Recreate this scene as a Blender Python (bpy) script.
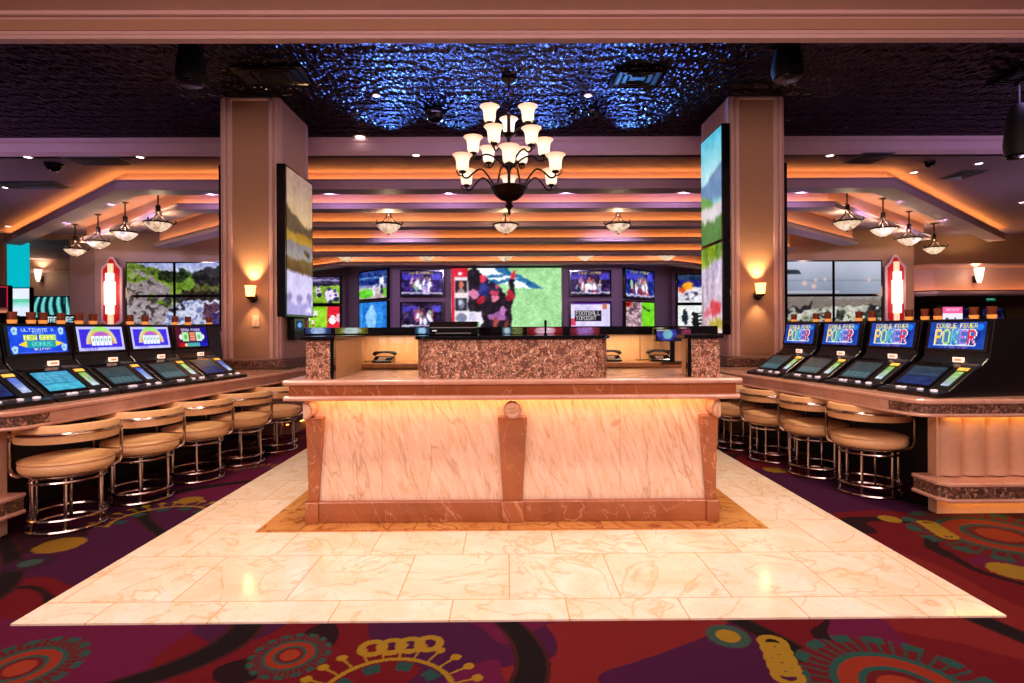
import bpy, math, random
import numpy as np
from mathutils import Vector, Matrix

for o in list(bpy.data.objects):
    bpy.data.objects.remove(o)
S = bpy.context.scene
COL = S.collection
PI = math.pi
rnd = random.Random(7)

# ------------------------------------------------------------------ camera
FPX = 560.0; V0 = 329.0; HC = 1.3
YAW = math.radians(0.41); ROLL = math.radians(0.28)
cam = bpy.data.cameras.new('camera'); camo = bpy.data.objects.new('camera', cam); COL.objects.link(camo)
cam.sensor_width = 36.0; cam.lens = FPX / 1024 * 36
cam.shift_y = (V0 - 341.5) / 1024
cam.clip_start = 0.05; cam.clip_end = 200
F_ = Vector((math.sin(YAW), math.cos(YAW), 0)); R0_ = Vector((math.cos(YAW), -math.sin(YAW), 0)); U0_ = Vector((0, 0, 1))
R_ = R0_ * math.cos(ROLL) - U0_ * math.sin(ROLL)
U_ = U0_ * math.cos(ROLL) + R0_ * math.sin(ROLL)
mw = Matrix((R_, U_, -F_)).transposed().to_4x4(); mw.translation = (0, 0, HC)
camo.matrix_world = mw
S.camera = camo

def at(px, py, Y):
    """world point at depth Y that the photograph shows at pixel px, py"""
    d = F_ + R_ * ((px - 512) / FPX) - U_ * ((py - V0) / FPX)
    t = Y / d.y
    return Vector((d.x * t, Y, HC + d.z * t))
def at_z(px, py, z):
    d = F_ + R_ * ((px - 512) / FPX) - U_ * ((py - V0) / FPX)
    t = (z - HC) / d.z
    return Vector((d.x * t, d.y * t, z))

# ------------------------------------------------------------------ world, lights, exposure
w = bpy.data.worlds.new('world'); S.world = w; w.use_nodes = True
bg = w.node_tree.nodes['Background']
bg.inputs[0].default_value = (0.60, 0.36, 0.42, 1); bg.inputs[1].default_value = 0.22
S.view_settings.view_transform = 'Standard'; S.view_settings.look = 'None'
S.view_settings.gamma = 1; S.view_settings.use_curve_mapping = False
S.view_settings.exposure = 0.0

def area(name, loc, size, power, color, aim=(0, 0, -1), size_y=None):
    l = bpy.data.lights.new(name, 'AREA'); l.energy = power; l.color = color
    l.shape = 'RECTANGLE'; l.size = size; l.size_y = size_y or size
    o = bpy.data.objects.new(name, l); COL.objects.link(o); o.location = loc
    o.rotation_euler = Vector(aim).to_track_quat('-Z', 'Y').to_euler()
    return o
def spot(name, loc, power, color, aim=(0, 0, -1), ang=80, blend=0.8, r=0.06):
    l = bpy.data.lights.new(name, 'SPOT'); l.energy = power; l.color = color
    l.spot_size = math.radians(ang); l.spot_blend = blend; l.shadow_soft_size = r
    o = bpy.data.objects.new(name, l); COL.objects.link(o); o.location = loc
    o.rotation_euler = Vector(aim).to_track_quat('-Z', 'Y').to_euler()
    return o
def point(name, loc, power, color, r=0.05):
    l = bpy.data.lights.new(name, 'POINT'); l.energy = power; l.color = color; l.shadow_soft_size = r
    o = bpy.data.objects.new(name, l); COL.objects.link(o); o.location = loc
    return o
# added fill panel for the bright hall behind the camera, and the downlights of its ceiling
area('hall_fill', (0, -2.5, 3.4), 9, 330, (1.0, 0.70, 0.66), (0, 1, -0.10), 2.0)
for x in (-1.9, 0.0, 1.9):
    spot('hall_downlight', (x, 2.3, 3.86), 185, (1.0, 0.86, 0.76), (0, 0.02, -1), 84, 0.6, 0.2)
for x in (-1.3, 1.3):
    spot('hall_downlight', (x, 3.5, 3.86), 130, (1.0, 0.84, 0.76), (0, 0.08, -1), 90, 0.6, 0.3)
# purple fill added in place of screen glow in the sports area
for x, sz in ((-8.5, 5), (0.0, 3.0), (8.5, 5)):
    area('house_fill', (x, 6.5, 4.12), sz, 52 * sz / 5, (0.56, 0.40, 1.0), (0, 0.80, -0.5), 0.3)
for x, y, z in ((-2.4, 11.72, 3.39), (2.4, 11.72, 3.39), (-9.4, 11.85, 3.56), (9.4, 11.85, 3.56), (-7.2, 10.1, 3.56), (7.2, 10.1, 3.56)):
    spot('wall_fill', (x, y, z), 230 if abs(x) < 3 else 150, (0.66, 0.54, 1.0), (0, 1, -0.42), 92, 0.9, 0.04)  # lavender fill added to lift the back and side walls
for x in (-5.0, -3.0, -1.0, 1.0, 3.0, 5.0):
    spot('beam_fill', (x, 9.44, 3.56), 34, (0.66, 0.44, 1.0), (0, 1, -0.12), 140, 0.8, 0.03)  # purple fill added under the first beam for the beam faces behind
for x, z in ((-15.0, 3.84), (15.0, 2.15)):
    spot('far_room_fill', (x, 18.0, z), 120, (0.85, 0.62, 1.0), (0, 0.4, -1), 130, 0.8, 0.15)  # fill added to brighten the far rooms, no fitting there
for x, dx, e in ((-1.7, 0.10, 300), (-0.6, -0.12, 240), (0.55, 0.05, 240), (1.7, 0.12, 300)):
    spot('blue_ceiling_fill', (x, 8.28, 3.93), e, (0.10, 0.34, 1.0), (dx, -1, 0.17), 72, 1.0, 0.06)  # added blue fill that gives the dark ceiling its blue glow
for x in (-3.0, 3.0):
    point('header_fill', (x, -0.4, 2.7), 110, (1.0, 0.66, 0.62), 0.3)  # pink fill added to brighten the header and hall ceiling
for x, y in ((-9.5, 10.0), (9.5, 10.0), (-6.8, 13.0), (6.8, 13.0)):
    point('aisle_fill', (x, y, 1.9), 34, (0.80, 0.55, 0.90), 0.2)  # unseen purple fill added in the side aisles to lift the soffit
# downlights over the two bars
for x, y in ((-2.6, 3.3), (-2.4, 4.9), (-2.3, 6.2), (2.5, 3.6), (2.3, 5.0), (2.2, 6.2)):
    spot('bar_downlight', (x, y, 4.14 if y > 5 else 3.6), 150, (1.0, 0.74, 0.50), (0, 0, -1), 70, 0.8)

# ------------------------------------------------------------------ mesh helpers
class MB:
    def __init__(s): s.v = []; s.f = []
    def add(s, vs, fs):
        b = len(s.v); s.v += [tuple(p) for p in vs]; s.f += [tuple(b + i for i in f) for f in fs]; return s
    def box(s, c, d, rz=0.0, mat=None):
        x, y, z = d[0] / 2, d[1] / 2, d[2] / 2
        vs = [Vector((sx * x, sy * y, sz * z)) for sz in (-1, 1) for sx, sy in ((-1, -1), (1, -1), (1, 1), (-1, 1))]
        m = mat or Matrix.Rotation(rz, 4, 'Z')
        vs = [m @ p + Vector(c) for p in vs]
        return s.add(vs, [(3, 2, 1, 0), (4, 5, 6, 7), (0, 1, 5, 4), (1, 2, 6, 5), (2, 3, 7, 6), (3, 0, 4, 7)])
    def b2(s, x0, x1, y0, y1, z0, z1):
        return s.box(((x0 + x1) / 2, (y0 + y1) / 2, (z0 + z1) / 2), (x1 - x0, y1 - y0, z1 - z0))
    def prism(s, poly, z0, z1):
        a = sum(poly[i][0] * poly[(i + 1) % len(poly)][1] - poly[(i + 1) % len(poly)][0] * poly[i][1] for i in range(len(poly)))
        if a < 0: poly = poly[::-1]
        n = len(poly)
        vs = [(p[0], p[1], z0) for p in poly] + [(p[0], p[1], z1) for p in poly]
        return s.add(vs, [tuple(range(n))[::-1], tuple(range(n, 2 * n))] + [(i, (i + 1) % n, n + (i + 1) % n, n + i) for i in range(n)])
    def extrude(s, poly, o, ux, uy, uw, d):
        """planar polygon in frame o, ux, uy pushed d along uw"""
        o, ux, uy, uw = Vector(o), Vector(ux), Vector(uy), Vector(uw)
        n = len(poly); vs = [o + ux * p[0] + uy * p[1] for p in poly]; vs += [p + uw * d for p in vs]
        return s.add(vs, [tuple(range(n)), tuple(range(n, 2 * n))[::-1]] + [(n + i, n + (i + 1) % n, (i + 1) % n, i) for i in range(n)])
    def tube(s, path, r, seg=10, closed=False):
        P = [Vector(p) for p in path]; n = len(P); rs = r if isinstance(r, (list, tuple)) else [r] * n
        T = []
        for i in range(n):
            a = P[i - 1] if (i > 0 or closed) else P[i]; b = P[(i + 1) % n] if (i < n - 1 or closed) else P[i]
            T.append((b - a).normalized())
        up = Vector((0, 0, 1)) if abs(T[0].z) < 0.9 else Vector((1, 0, 0))
        nrm = T[0].cross(up).normalized(); vs = []
        for i in range(n):
            nrm = (nrm - T[i] * nrm.dot(T[i])).normalized(); bi = T[i].cross(nrm)
            vs += [P[i] + (nrm * math.cos(2 * PI * k / seg) + bi * math.sin(2 * PI * k / seg)) * rs[i] for k in range(seg)]
        fs = []
        for i in range(n if closed else n - 1):
            j = (i + 1) % n
            fs += [(i * seg + k, i * seg + (k + 1) % seg, j * seg + (k + 1) % seg, j * seg + k) for k in range(seg)]
        if not closed: fs += [tuple(range(seg))[::-1], tuple(range((n - 1) * seg, n * seg))]
        return s.add(vs, fs)
    def lathe(s, prof, c=(0, 0, 0), seg=24, axis='z'):
        vs = []; fs = []; n = len(prof)
        for k in range(seg):
            a = 2 * PI * k / seg
            for r, z in prof:
                p = (r * math.cos(a), r * math.sin(a), z)
                if axis == 'y': p = (p[0], -p[2], p[1])
                if axis == 'x': p = (p[2], p[0], p[1])
                vs.append((p[0] + c[0], p[1] + c[1], p[2] + c[2]))
        for k in range(seg):
            k2 = (k + 1) % seg
            fs += [(k * n + i, k2 * n + i, k2 * n + i + 1, k * n + i + 1) for i in range(n - 1)]
        if prof[0][0] > 1e-5: fs.append(tuple(k * n for k in range(seg))[::-1])
        if prof[-1][0] > 1e-5: fs.append(tuple(k * n + n - 1 for k in range(seg)))
        return s.add(vs, fs)
    def sweep(s, path, sec, closed_sec=True):
        """cross-section (n towards the left of travel reversed = right side, z) along an XY polyline with mitred corners"""
        P = [Vector(p[:2]) for p in path]; n = len(P); m = len(sec); vs = []
        for i in range(n):
            d0 = (P[i] - P[i - 1]).normalized() if i else None
            d1 = (P[i + 1] - P[i]).normalized() if i < n - 1 else None
            if d0 is None: d0 = d1
            if d1 is None: d1 = d0
            n0 = Vector((d0.y, -d0.x)); n1 = Vector((d1.y, -d1.x)); b = (n0 + n1).normalized(); k = 1 / max(0.3, b.dot(n0))
            vs += [(P[i].x + b.x * k * q[0], P[i].y + b.y * k * q[0], q[1]) for q in sec]
        fs = []
        for i in range(n - 1):
            fs += [(i * m + j, (i + 1) * m + j, (i + 1) * m + (j + 1) % m, i * m + (j + 1) % m) for j in range(m)]
        fs += [tuple(range(m)), tuple(range((n - 1) * m, n * m))[::-1]]
        return s.add(vs, fs)
    def build(s, name, mat, parent=None, smooth=False, bevel=0, seg=2, world=False):
        vs = s.v
        if world and parent is not None:
            L = parent.location; vs = [(p[0] - L[0], p[1] - L[1], p[2] - L[2]) for p in vs]
        me = bpy.data.meshes.new(name); me.from_pydata(vs, [], s.f); me.update()
        import bmesh
        bm = bmesh.new(); bm.from_mesh(me); bmesh.ops.recalc_face_normals(bm, faces=bm.faces); bm.to_mesh(me); bm.free()
        me.materials.append(mat)
        o = bpy.data.objects.new(name, me); COL.objects.link(o)
        if parent is not None: o.parent = parent
        if bevel:
            b = o.modifiers.new('bevel', 'BEVEL'); b.width = bevel; b.segments = seg; b.limit_method = 'ANGLE'; b.angle_limit = math.radians(35)
        if smooth:
            me.polygons.foreach_set('use_smooth', [True] * len(me.polygons))
            if not bevel:
                try: me.set_sharp_from_angle(angle=math.radians(42))
                except Exception: pass
        return o

def tag(o, label, cat, group=None):
    o['label'] = label; o['category'] = cat
    if group: o['group'] = group
    return o
def thing(name, label, cat, loc=(0, 0, 0), rz=0.0, group=None):
    o = bpy.data.objects.new(name, None); COL.objects.link(o); o.location = loc; o.rotation_euler = (0, 0, rz)
    o.empty_display_size = 0.1
    return tag(o, label, cat, group)
def struct(o):
    o['kind'] = 'structure'; return o
def kids(o): return [c for c in KID.get(o.name, [])]
KID = {}
def index_children():
    KID.clear()
    for c in bpy.data.objects:
        if c.parent: KID.setdefault(c.parent.name, []).append(c)
def copy_tree(o, parent=None):
    c = o.copy(); COL.objects.link(c)
    if parent is not None: c.parent = parent
    for ch in kids(o): copy_tree(ch, c)
    return c
def dup(o, loc, rz, label, group=None):
    c = copy_tree(o); c.location = loc; c.rotation_euler = (0, 0, rz); c['label'] = label
    if group: c['group'] = group
    return c

# ------------------------------------------------------------------ materials
def srgb(r, g, b):
    f = lambda c: (c / 255 / 12.92) if c <= 10 else ((c / 255 + 0.055) / 1.055) ** 2.4
    return (f(r), f(g), f(b), 1.0)
def base_mat(name):
    m = bpy.data.materials.new(name); m.use_nodes = True
    nt = m.node_tree; return m, nt, nt.nodes['Principled BSDF']
def N(nt, t, **kw):
    n = nt.nodes.new(t)
    for k, v in kw.items(): setattr(n, k, v)
    return n
def ramp(nt, stops, interp='LINEAR'):
    r = nt.nodes.new('ShaderNodeValToRGB'); cr = r.color_ramp; cr.interpolation = interp
    while len(cr.elements) < len(stops): cr.elements.new(0.5)
    for e, (p, c) in zip(cr.elements, stops): e.position = p; e.color = c
    return r
def plain(name, col, rough=0.5, metal=0.0, vary=0.08, scale=6.0, bump=0.0, coat=0.0):
    m, nt, b = base_mat(name)
    tc = N(nt, 'ShaderNodeTexCoord'); no = N(nt, 'ShaderNodeTexNoise'); no.inputs['Scale'].default_value = scale; no.inputs['Detail'].default_value = 4
    nt.links.new(tc.outputs['Object'], no.inputs['Vector'])
    r = ramp(nt, [(0.3, tuple(c * (1 - vary) for c in col[:3]) + (1,)), (0.7, tuple(min(1, c * (1 + vary)) for c in col[:3]) + (1,))])
    nt.links.new(no.outputs['Fac'], r.inputs[0]); nt.links.new(r.outputs[0], b.inputs['Base Color'])
    b.inputs['Roughness'].default_value = rough; b.inputs['Metallic'].default_value = metal
    b.inputs['Coat Weight'].default_value = coat
    if bump:
        bp = N(nt, 'ShaderNodeBump'); bp.inputs['Strength'].default_value = bump; bp.inputs['Distance'].default_value = 0.01
        nt.links.new(no.outputs['Fac'], bp.inputs['Height']); nt.links.new(bp.outputs[0], b.inputs['Normal'])
    return m
def glow(name, col, strength):
    m, nt, b = base_mat(name)
    b.inputs['Base Color'].default_value = col; b.inputs['Emission Color'].default_value = col; b.inputs['Emission Strength'].default_value = strength
    b.inputs['Roughness'].default_value = 0.4
    return m
def marble(name, c1, c2, vein, scale=1.0, rough=0.15, vw=0.03, tile=None, rot=0.6, vein_mix=1.0):
    m, nt, b = base_mat(name); L = nt.links.new
    tc = N(nt, 'ShaderNodeTexCoord'); mp = N(nt, 'ShaderNodeMapping'); mp.inputs['Rotation'].default_value = (0.3, 0.5, rot); L(tc.outputs['Object'], mp.inputs[0])
    vec = mp.outputs[0]
    br = None
    if tile:
        br = N(nt, 'ShaderNodeTexBrick'); br.inputs['Scale'].default_value = 1.0; br.inputs['Brick Width'].default_value = tile[0]; br.inputs['Row Height'].default_value = tile[1]
        br.inputs['Mortar Size'].default_value = 0.003; br.inputs['Color1'].default_value = (0, 0, 0, 1); br.inputs['Color2'].default_value = (1, 1, 1, 1); br.inputs['Mortar'].default_value = (0.5, 0.5, 0.5, 1)
        br.inputs['Mortar Smooth'].default_value = 0.1
        L(tc.outputs['Object'], br.inputs['Vector'])
        sc = N(nt, 'ShaderNodeVectorMath', operation='SCALE'); sc.inputs['Scale'].default_value = 7.3; L(br.outputs['Color'], sc.inputs[0])
        ad = N(nt, 'ShaderNodeVectorMath', operation='ADD'); L(vec, ad.inputs[0]); L(sc.outputs[0], ad.inputs[1]); vec = ad.outputs[0]
    n1 = N(nt, 'ShaderNodeTexNoise'); n1.inputs['Scale'].default_value = 1.3 * scale; n1.inputs['Detail'].default_value = 7; n1.inputs['Roughness'].default_value = 0.6; n1.inputs['Distortion'].default_value = 1.2
    st = N(nt, 'ShaderNodeMapping'); st.inputs['Scale'].default_value = (1, 1.0, 0.45); L(vec, st.inputs[0]); L(st.outputs[0], n1.inputs['Vector'])
    r1 = ramp(nt, [(0.3, c1), (0.68, c2)]); L(n1.outputs['Fac'], r1.inputs[0])
    n2 = N(nt, 'ShaderNodeTexNoise'); n2.inputs['Scale'].default_value = 1.0 * scale; n2.inputs['Detail'].default_value = 5; n2.inputs['Distortion'].default_value = 2.2; L(st.outputs[0], n2.inputs['Vector'])
    r2 = ramp(nt, [(0.5 - vw, (0, 0, 0, 1)), (0.5, (vein_mix,) * 3 + (1,)), (0.5 + vw, (0, 0, 0, 1))]); L(n2.outputs['Fac'], r2.inputs[0])
    n3 = N(nt, 'ShaderNodeTexNoise'); n3.inputs['Scale'].default_value = 3.1 * scale; n3.inputs['Detail'].default_value = 6; n3.inputs['Distortion'].default_value = 1.5; L(st.outputs[0], n3.inputs['Vector'])
    r3 = ramp(nt, [(0.5 - vw * 0.6, (0, 0, 0, 1)), (0.5, (vein_mix * 0.55,) * 3 + (1,)), (0.5 + vw * 0.6, (0, 0, 0, 1))]); L(n3.outputs['Fac'], r3.inputs[0])
    mx = N(nt, 'ShaderNodeMix', data_type='RGBA'); L(r2.outputs[0], mx.inputs[0]); L(r1.outputs[0], mx.inputs[6]); mx.inputs[7].default_value = vein
    mx2 = N(nt, 'ShaderNodeMix', data_type='RGBA'); L(r3.outputs[0], mx2.inputs[0]); L(mx.outputs[2], mx2.inputs[6]); mx2.inputs[7].default_value = vein
    out = mx2.outputs[2]
    if br:
        mx3 = N(nt, 'ShaderNodeMix', data_type='RGBA'); L(br.outputs['Fac'], mx3.inputs[0]); L(out, mx3.inputs[6]); mx3.inputs[7].default_value = tuple(c * 0.95 for c in vein[:3]) + (1,); out = mx3.outputs[2]
    L(out, b.inputs['Base Color']); b.inputs['Roughness'].default_value = rough
    return m
def streaked():
    """pale marble slab with dense fine golden streaks leaning to the right and a few long cracks"""
    m, nt, b = base_mat('streaked_cream_marble'); L = nt.links.new
    tc = N(nt, 'ShaderNodeTexCoord'); mp = N(nt, 'ShaderNodeMapping'); mp.inputs['Rotation'].default_value = (0, 0.30, 0); L(tc.outputs['Object'], mp.inputs[0])
    st = N(nt, 'ShaderNodeMapping'); st.inputs['Scale'].default_value = (15, 3, 2.6); L(mp.outputs[0], st.inputs[0])
    n1 = N(nt, 'ShaderNodeTexNoise'); n1.inputs['Scale'].default_value = 2.2; n1.inputs['Detail'].default_value = 6; n1.inputs['Roughness'].default_value = 0.62; n1.inputs['Distortion'].default_value = 0.8; L(st.outputs[0], n1.inputs['Vector'])
    r1 = ramp(nt, [(0.28, srgb(212, 160, 114)), (0.42, srgb(232, 198, 166)), (0.62, srgb(240, 216, 194))]); L(n1.outputs['Fac'], r1.inputs[0])
    s2 = N(nt, 'ShaderNodeMapping'); s2.inputs['Scale'].default_value = (2.2, 1, 0.6); L(mp.outputs[0], s2.inputs[0])
    n2 = N(nt, 'ShaderNodeTexNoise'); n2.inputs['Scale'].default_value = 1.6; n2.inputs['Detail'].default_value = 4; n2.inputs['Distortion'].default_value = 0.6; L(s2.outputs[0], n2.inputs['Vector'])
    r2 = ramp(nt, [(0.488, (0, 0, 0, 1)), (0.5, (0.45, 0.45, 0.45, 1)), (0.512, (0, 0, 0, 1))]); L(n2.outputs['Fac'], r2.inputs[0])
    mx = N(nt, 'ShaderNodeMix', data_type='RGBA'); L(r2.outputs[0], mx.inputs[0]); L(r1.outputs[0], mx.inputs[6]); mx.inputs[7].default_value = srgb(176, 112, 66)
    L(mx.outputs[2], b.inputs['Base Color']); b.inputs['Roughness'].default_value = 0.2
    return m
def pebble(name, cols, dark, scale, rough=0.35, bump=0.6, gap=0.10):
    """broken, chipped stone face: irregular cells in several browns with dark gaps"""
    m, nt, b = base_mat(name); L = nt.links.new
    tc = N(nt, 'ShaderNodeTexCoord'); no = N(nt, 'ShaderNodeTexNoise'); no.inputs['Scale'].default_value = scale * 0.7
    L(tc.outputs['Object'], no.inputs['Vector'])
    mixv = N(nt, 'ShaderNodeMix', data_type='VECTOR'); mixv.inputs[0].default_value = 0.06
    L(tc.outputs['Object'], mixv.inputs[4]); L(no.outputs['Color'], mixv.inputs[5])
    vo = N(nt, 'ShaderNodeTexVoronoi'); vo.inputs['Scale'].default_value = scale; L(mixv.outputs[1], vo.inputs['Vector'])
    ve = N(nt, 'ShaderNodeTexVoronoi', feature='DISTANCE_TO_EDGE'); ve.inputs['Scale'].default_value = scale; L(mixv.outputs[1], ve.inputs['Vector'])
    sep = N(nt, 'ShaderNodeSeparateColor'); L(vo.outputs['Color'], sep.inputs[0])
    k = len(cols); r = ramp(nt, [(i / k, c) for i, c in enumerate(cols)], 'CONSTANT'); L(sep.outputs[0], r.inputs[0])
    re = ramp(nt, [(0.0, (1, 1, 1, 1)), (gap, (0, 0, 0, 1))]); L(ve.outputs['Distance'], re.inputs[0])
    mx = N(nt, 'ShaderNodeMix', data_type='RGBA'); L(re.outputs[0], mx.inputs[0]); L(r.outputs[0], mx.inputs[6]); mx.inputs[7].default_value = dark
    L(mx.outputs[2], b.inputs['Base Color']); b.inputs['Roughness'].default_value = rough
    bp = N(nt, 'ShaderNodeBump'); bp.inputs['Strength'].default_value = bump; bp.inputs['Distance'].default_value = 0.01
    L(ve.outputs['Distance'], bp.inputs['Height']); L(bp.outputs[0], b.inputs['Normal'])
    return m
def tin_ceiling():
    """black embossed metal: overlapping fan scales that catch the light of the screens"""
    m, nt, b = base_mat('embossed_black_tin'); L = nt.links.new
    tc = N(nt, 'ShaderNodeTexCoord'); mp = N(nt, 'ShaderNodeMapping'); mp.inputs['Scale'].default_value = (1, 0.55, 1); L(tc.outputs['Object'], mp.inputs[0])
    wv = N(nt, 'ShaderNodeTexWave', wave_type='BANDS', bands_direction='Y'); wv.inputs['Scale'].default_value = 2.6; wv.inputs['Distortion'].default_value = 6.0; wv.inputs['Detail'].default_value = 2; wv.inputs['Detail Scale'].default_value = 2.4
    L(mp.outputs[0], wv.inputs['Vector'])
    vo = N(nt, 'ShaderNodeTexVoronoi'); vo.inputs['Scale'].default_value = 19; vo.inputs['Randomness'].default_value = 0.8; L(mp.outputs[0], vo.inputs['Vector'])
    br = N(nt, 'ShaderNodeTexBrick'); br.offset = 0.0; br.inputs['Scale'].default_value = 1; br.inputs['Brick Width'].default_value = 0.61; br.inputs['Row Height'].default_value = 0.61; br.inputs['Mortar Size'].default_value = 0.006
    L(mp.outputs[0], br.inputs['Vector'])
    a = N(nt, 'ShaderNodeMath', operation='MULTIPLY_ADD'); L(vo.outputs['Distance'], a.inputs[0]); a.inputs[1].default_value = 1.6; L(wv.outputs['Fac'], a.inputs[2])
    a2 = N(nt, 'ShaderNodeMath', operation='MULTIPLY_ADD'); L(br.outputs['Fac'], a2.inputs[0]); a2.inputs[1].default_value = -0.7; L(a.outputs[0], a2.inputs[2])
    bp = N(nt, 'ShaderNodeBump'); bp.inputs['Strength'].default_value = 0.75; bp.inputs['Distance'].default_value = 0.05
    L(a2.outputs[0], bp.inputs['Height']); L(bp.outputs[0], b.inputs['Normal'])
    b.inputs['Base Color'].default_value = (0.06, 0.055, 0.06, 1); b.inputs['Metallic'].default_value = 1.0; b.inputs['Roughness'].default_value = 0.26; b.inputs['Specular Tint'].default_value = (0.42, 0.38, 0.42, 1)
    return m
def wood(name, c1, c2, rough=0.35):
    m, nt, b = base_mat(name); L = nt.links.new
    tc = N(nt, 'ShaderNodeTexCoord'); mp = N(nt, 'ShaderNodeMapping'); mp.inputs['Scale'].default_value = (14, 14, 1.2); L(tc.outputs['Object'], mp.inputs[0])
    no = N(nt, 'ShaderNodeTexNoise'); no.inputs['Scale'].default_value = 2; no.inputs['Detail'].default_value = 5; L(mp.outputs[0], no.inputs['Vector'])
    r = ramp(nt, [(0.3, c1), (0.7, c2)]); L(no.outputs['Fac'], r.inputs[0]); L(r.outputs[0], b.inputs['Base Color']); b.inputs['Roughness'].default_value = rough
    return m
def attr_mat(name, emit, rough=0.3, gain=1.0):
    m, nt, b = base_mat(name); L = nt.links.new
    a = N(nt, 'ShaderNodeAttribute'); a.attribute_name = 'Col'
    if emit:
        b.inputs['Base Color'].default_value = (0.01, 0.01, 0.01, 1); L(a.outputs['Color'], b.inputs['Emission Color']); b.inputs['Emission Strength'].default_value = emit; b.inputs['Specular IOR Level'].default_value = 0.08
    else:
        no = N(nt, 'ShaderNodeTexNoise'); no.inputs['Scale'].default_value = 260; no.inputs['Detail'].default_value = 2
        tc = N(nt, 'ShaderNodeTexCoord'); L(tc.outputs['Object'], no.inputs['Vector'])
        r = ramp(nt, [(0.25, (0.6, 0.6, 0.6, 1)), (0.75, (1.15, 1.15, 1.15, 1))]); L(no.outputs['Fac'], r.inputs[0])
        mx = N(nt, 'ShaderNodeMix', data_type='RGBA', blend_type='MULTIPLY'); mx.inputs[0].default_value = 1.0
        L(a.outputs['Color'], mx.inputs[6]); L(r.outputs[0], mx.inputs[7]); L(mx.outputs[2], b.inputs['Base Color'])
        bp = N(nt, 'ShaderNodeBump'); bp.inputs['Strength'].default_value = 0.3; bp.inputs['Distance'].default_value = 0.004; L(no.outputs['Fac'], bp.inputs['Height']); L(bp.outputs[0], b.inputs['Normal'])
        b.inputs['Sheen Weight'].default_value = 0.0
        b.inputs['Specular IOR Level'].default_value = 0.15
    b.inputs['Roughness'].default_value = rough
    return m
def shade_glass(name, lo, hi, strength, z0, z1):
    m, nt, b = base_mat(name); L = nt.links.new
    tc = N(nt, 'ShaderNodeTexCoord'); sp = N(nt, 'ShaderNodeSeparateXYZ'); L(tc.outputs['Object'], sp.inputs[0])
    mr = N(nt, 'ShaderNodeMapRange'); mr.inputs[1].default_value = z0; mr.inputs[2].default_value = z1; L(sp.outputs['Z'], mr.inputs[0])
    r = ramp(nt, [(0.0, lo), (0.6, lo), (1.0, hi)]); L(mr.outputs[0], r.inputs[0])
    L(r.outputs[0], b.inputs['Emission Color']); b.inputs['Emission Strength'].default_value = strength
    b.inputs['Base Color'].default_value = (0.8, 0.7, 0.6, 1); b.inputs['Roughness'].default_value = 0.3
    return m
def pendant_glass():
    m, nt, b = base_mat('mottled_alabaster_glass'); L = nt.links.new
    tc = N(nt, 'ShaderNodeTexCoord'); no = N(nt, 'ShaderNodeTexNoise'); no.inputs['Scale'].default_value = 9; no.inputs['Detail'].default_value = 3; no.inputs['Distortion'].default_value = 1.5
    L(tc.outputs['Object'], no.inputs['Vector'])
    r = ramp(nt, [(0.38, (0.30, 0.12, 0.05, 1)), (0.52, (1, 0.66, 0.36, 1)), (0.68, (1, 0.9, 0.72, 1))]); L(no.outputs['Fac'], r.inputs[0])
    L(r.outputs[0], b.inputs['Emission Color']); b.inputs['Emission Strength'].default_value = 0.9; b.inputs['Base Color'].default_value = (0.5, 0.6, 0.5, 1); b.inputs['Roughness'].default_value = 0.3
    return m

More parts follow.
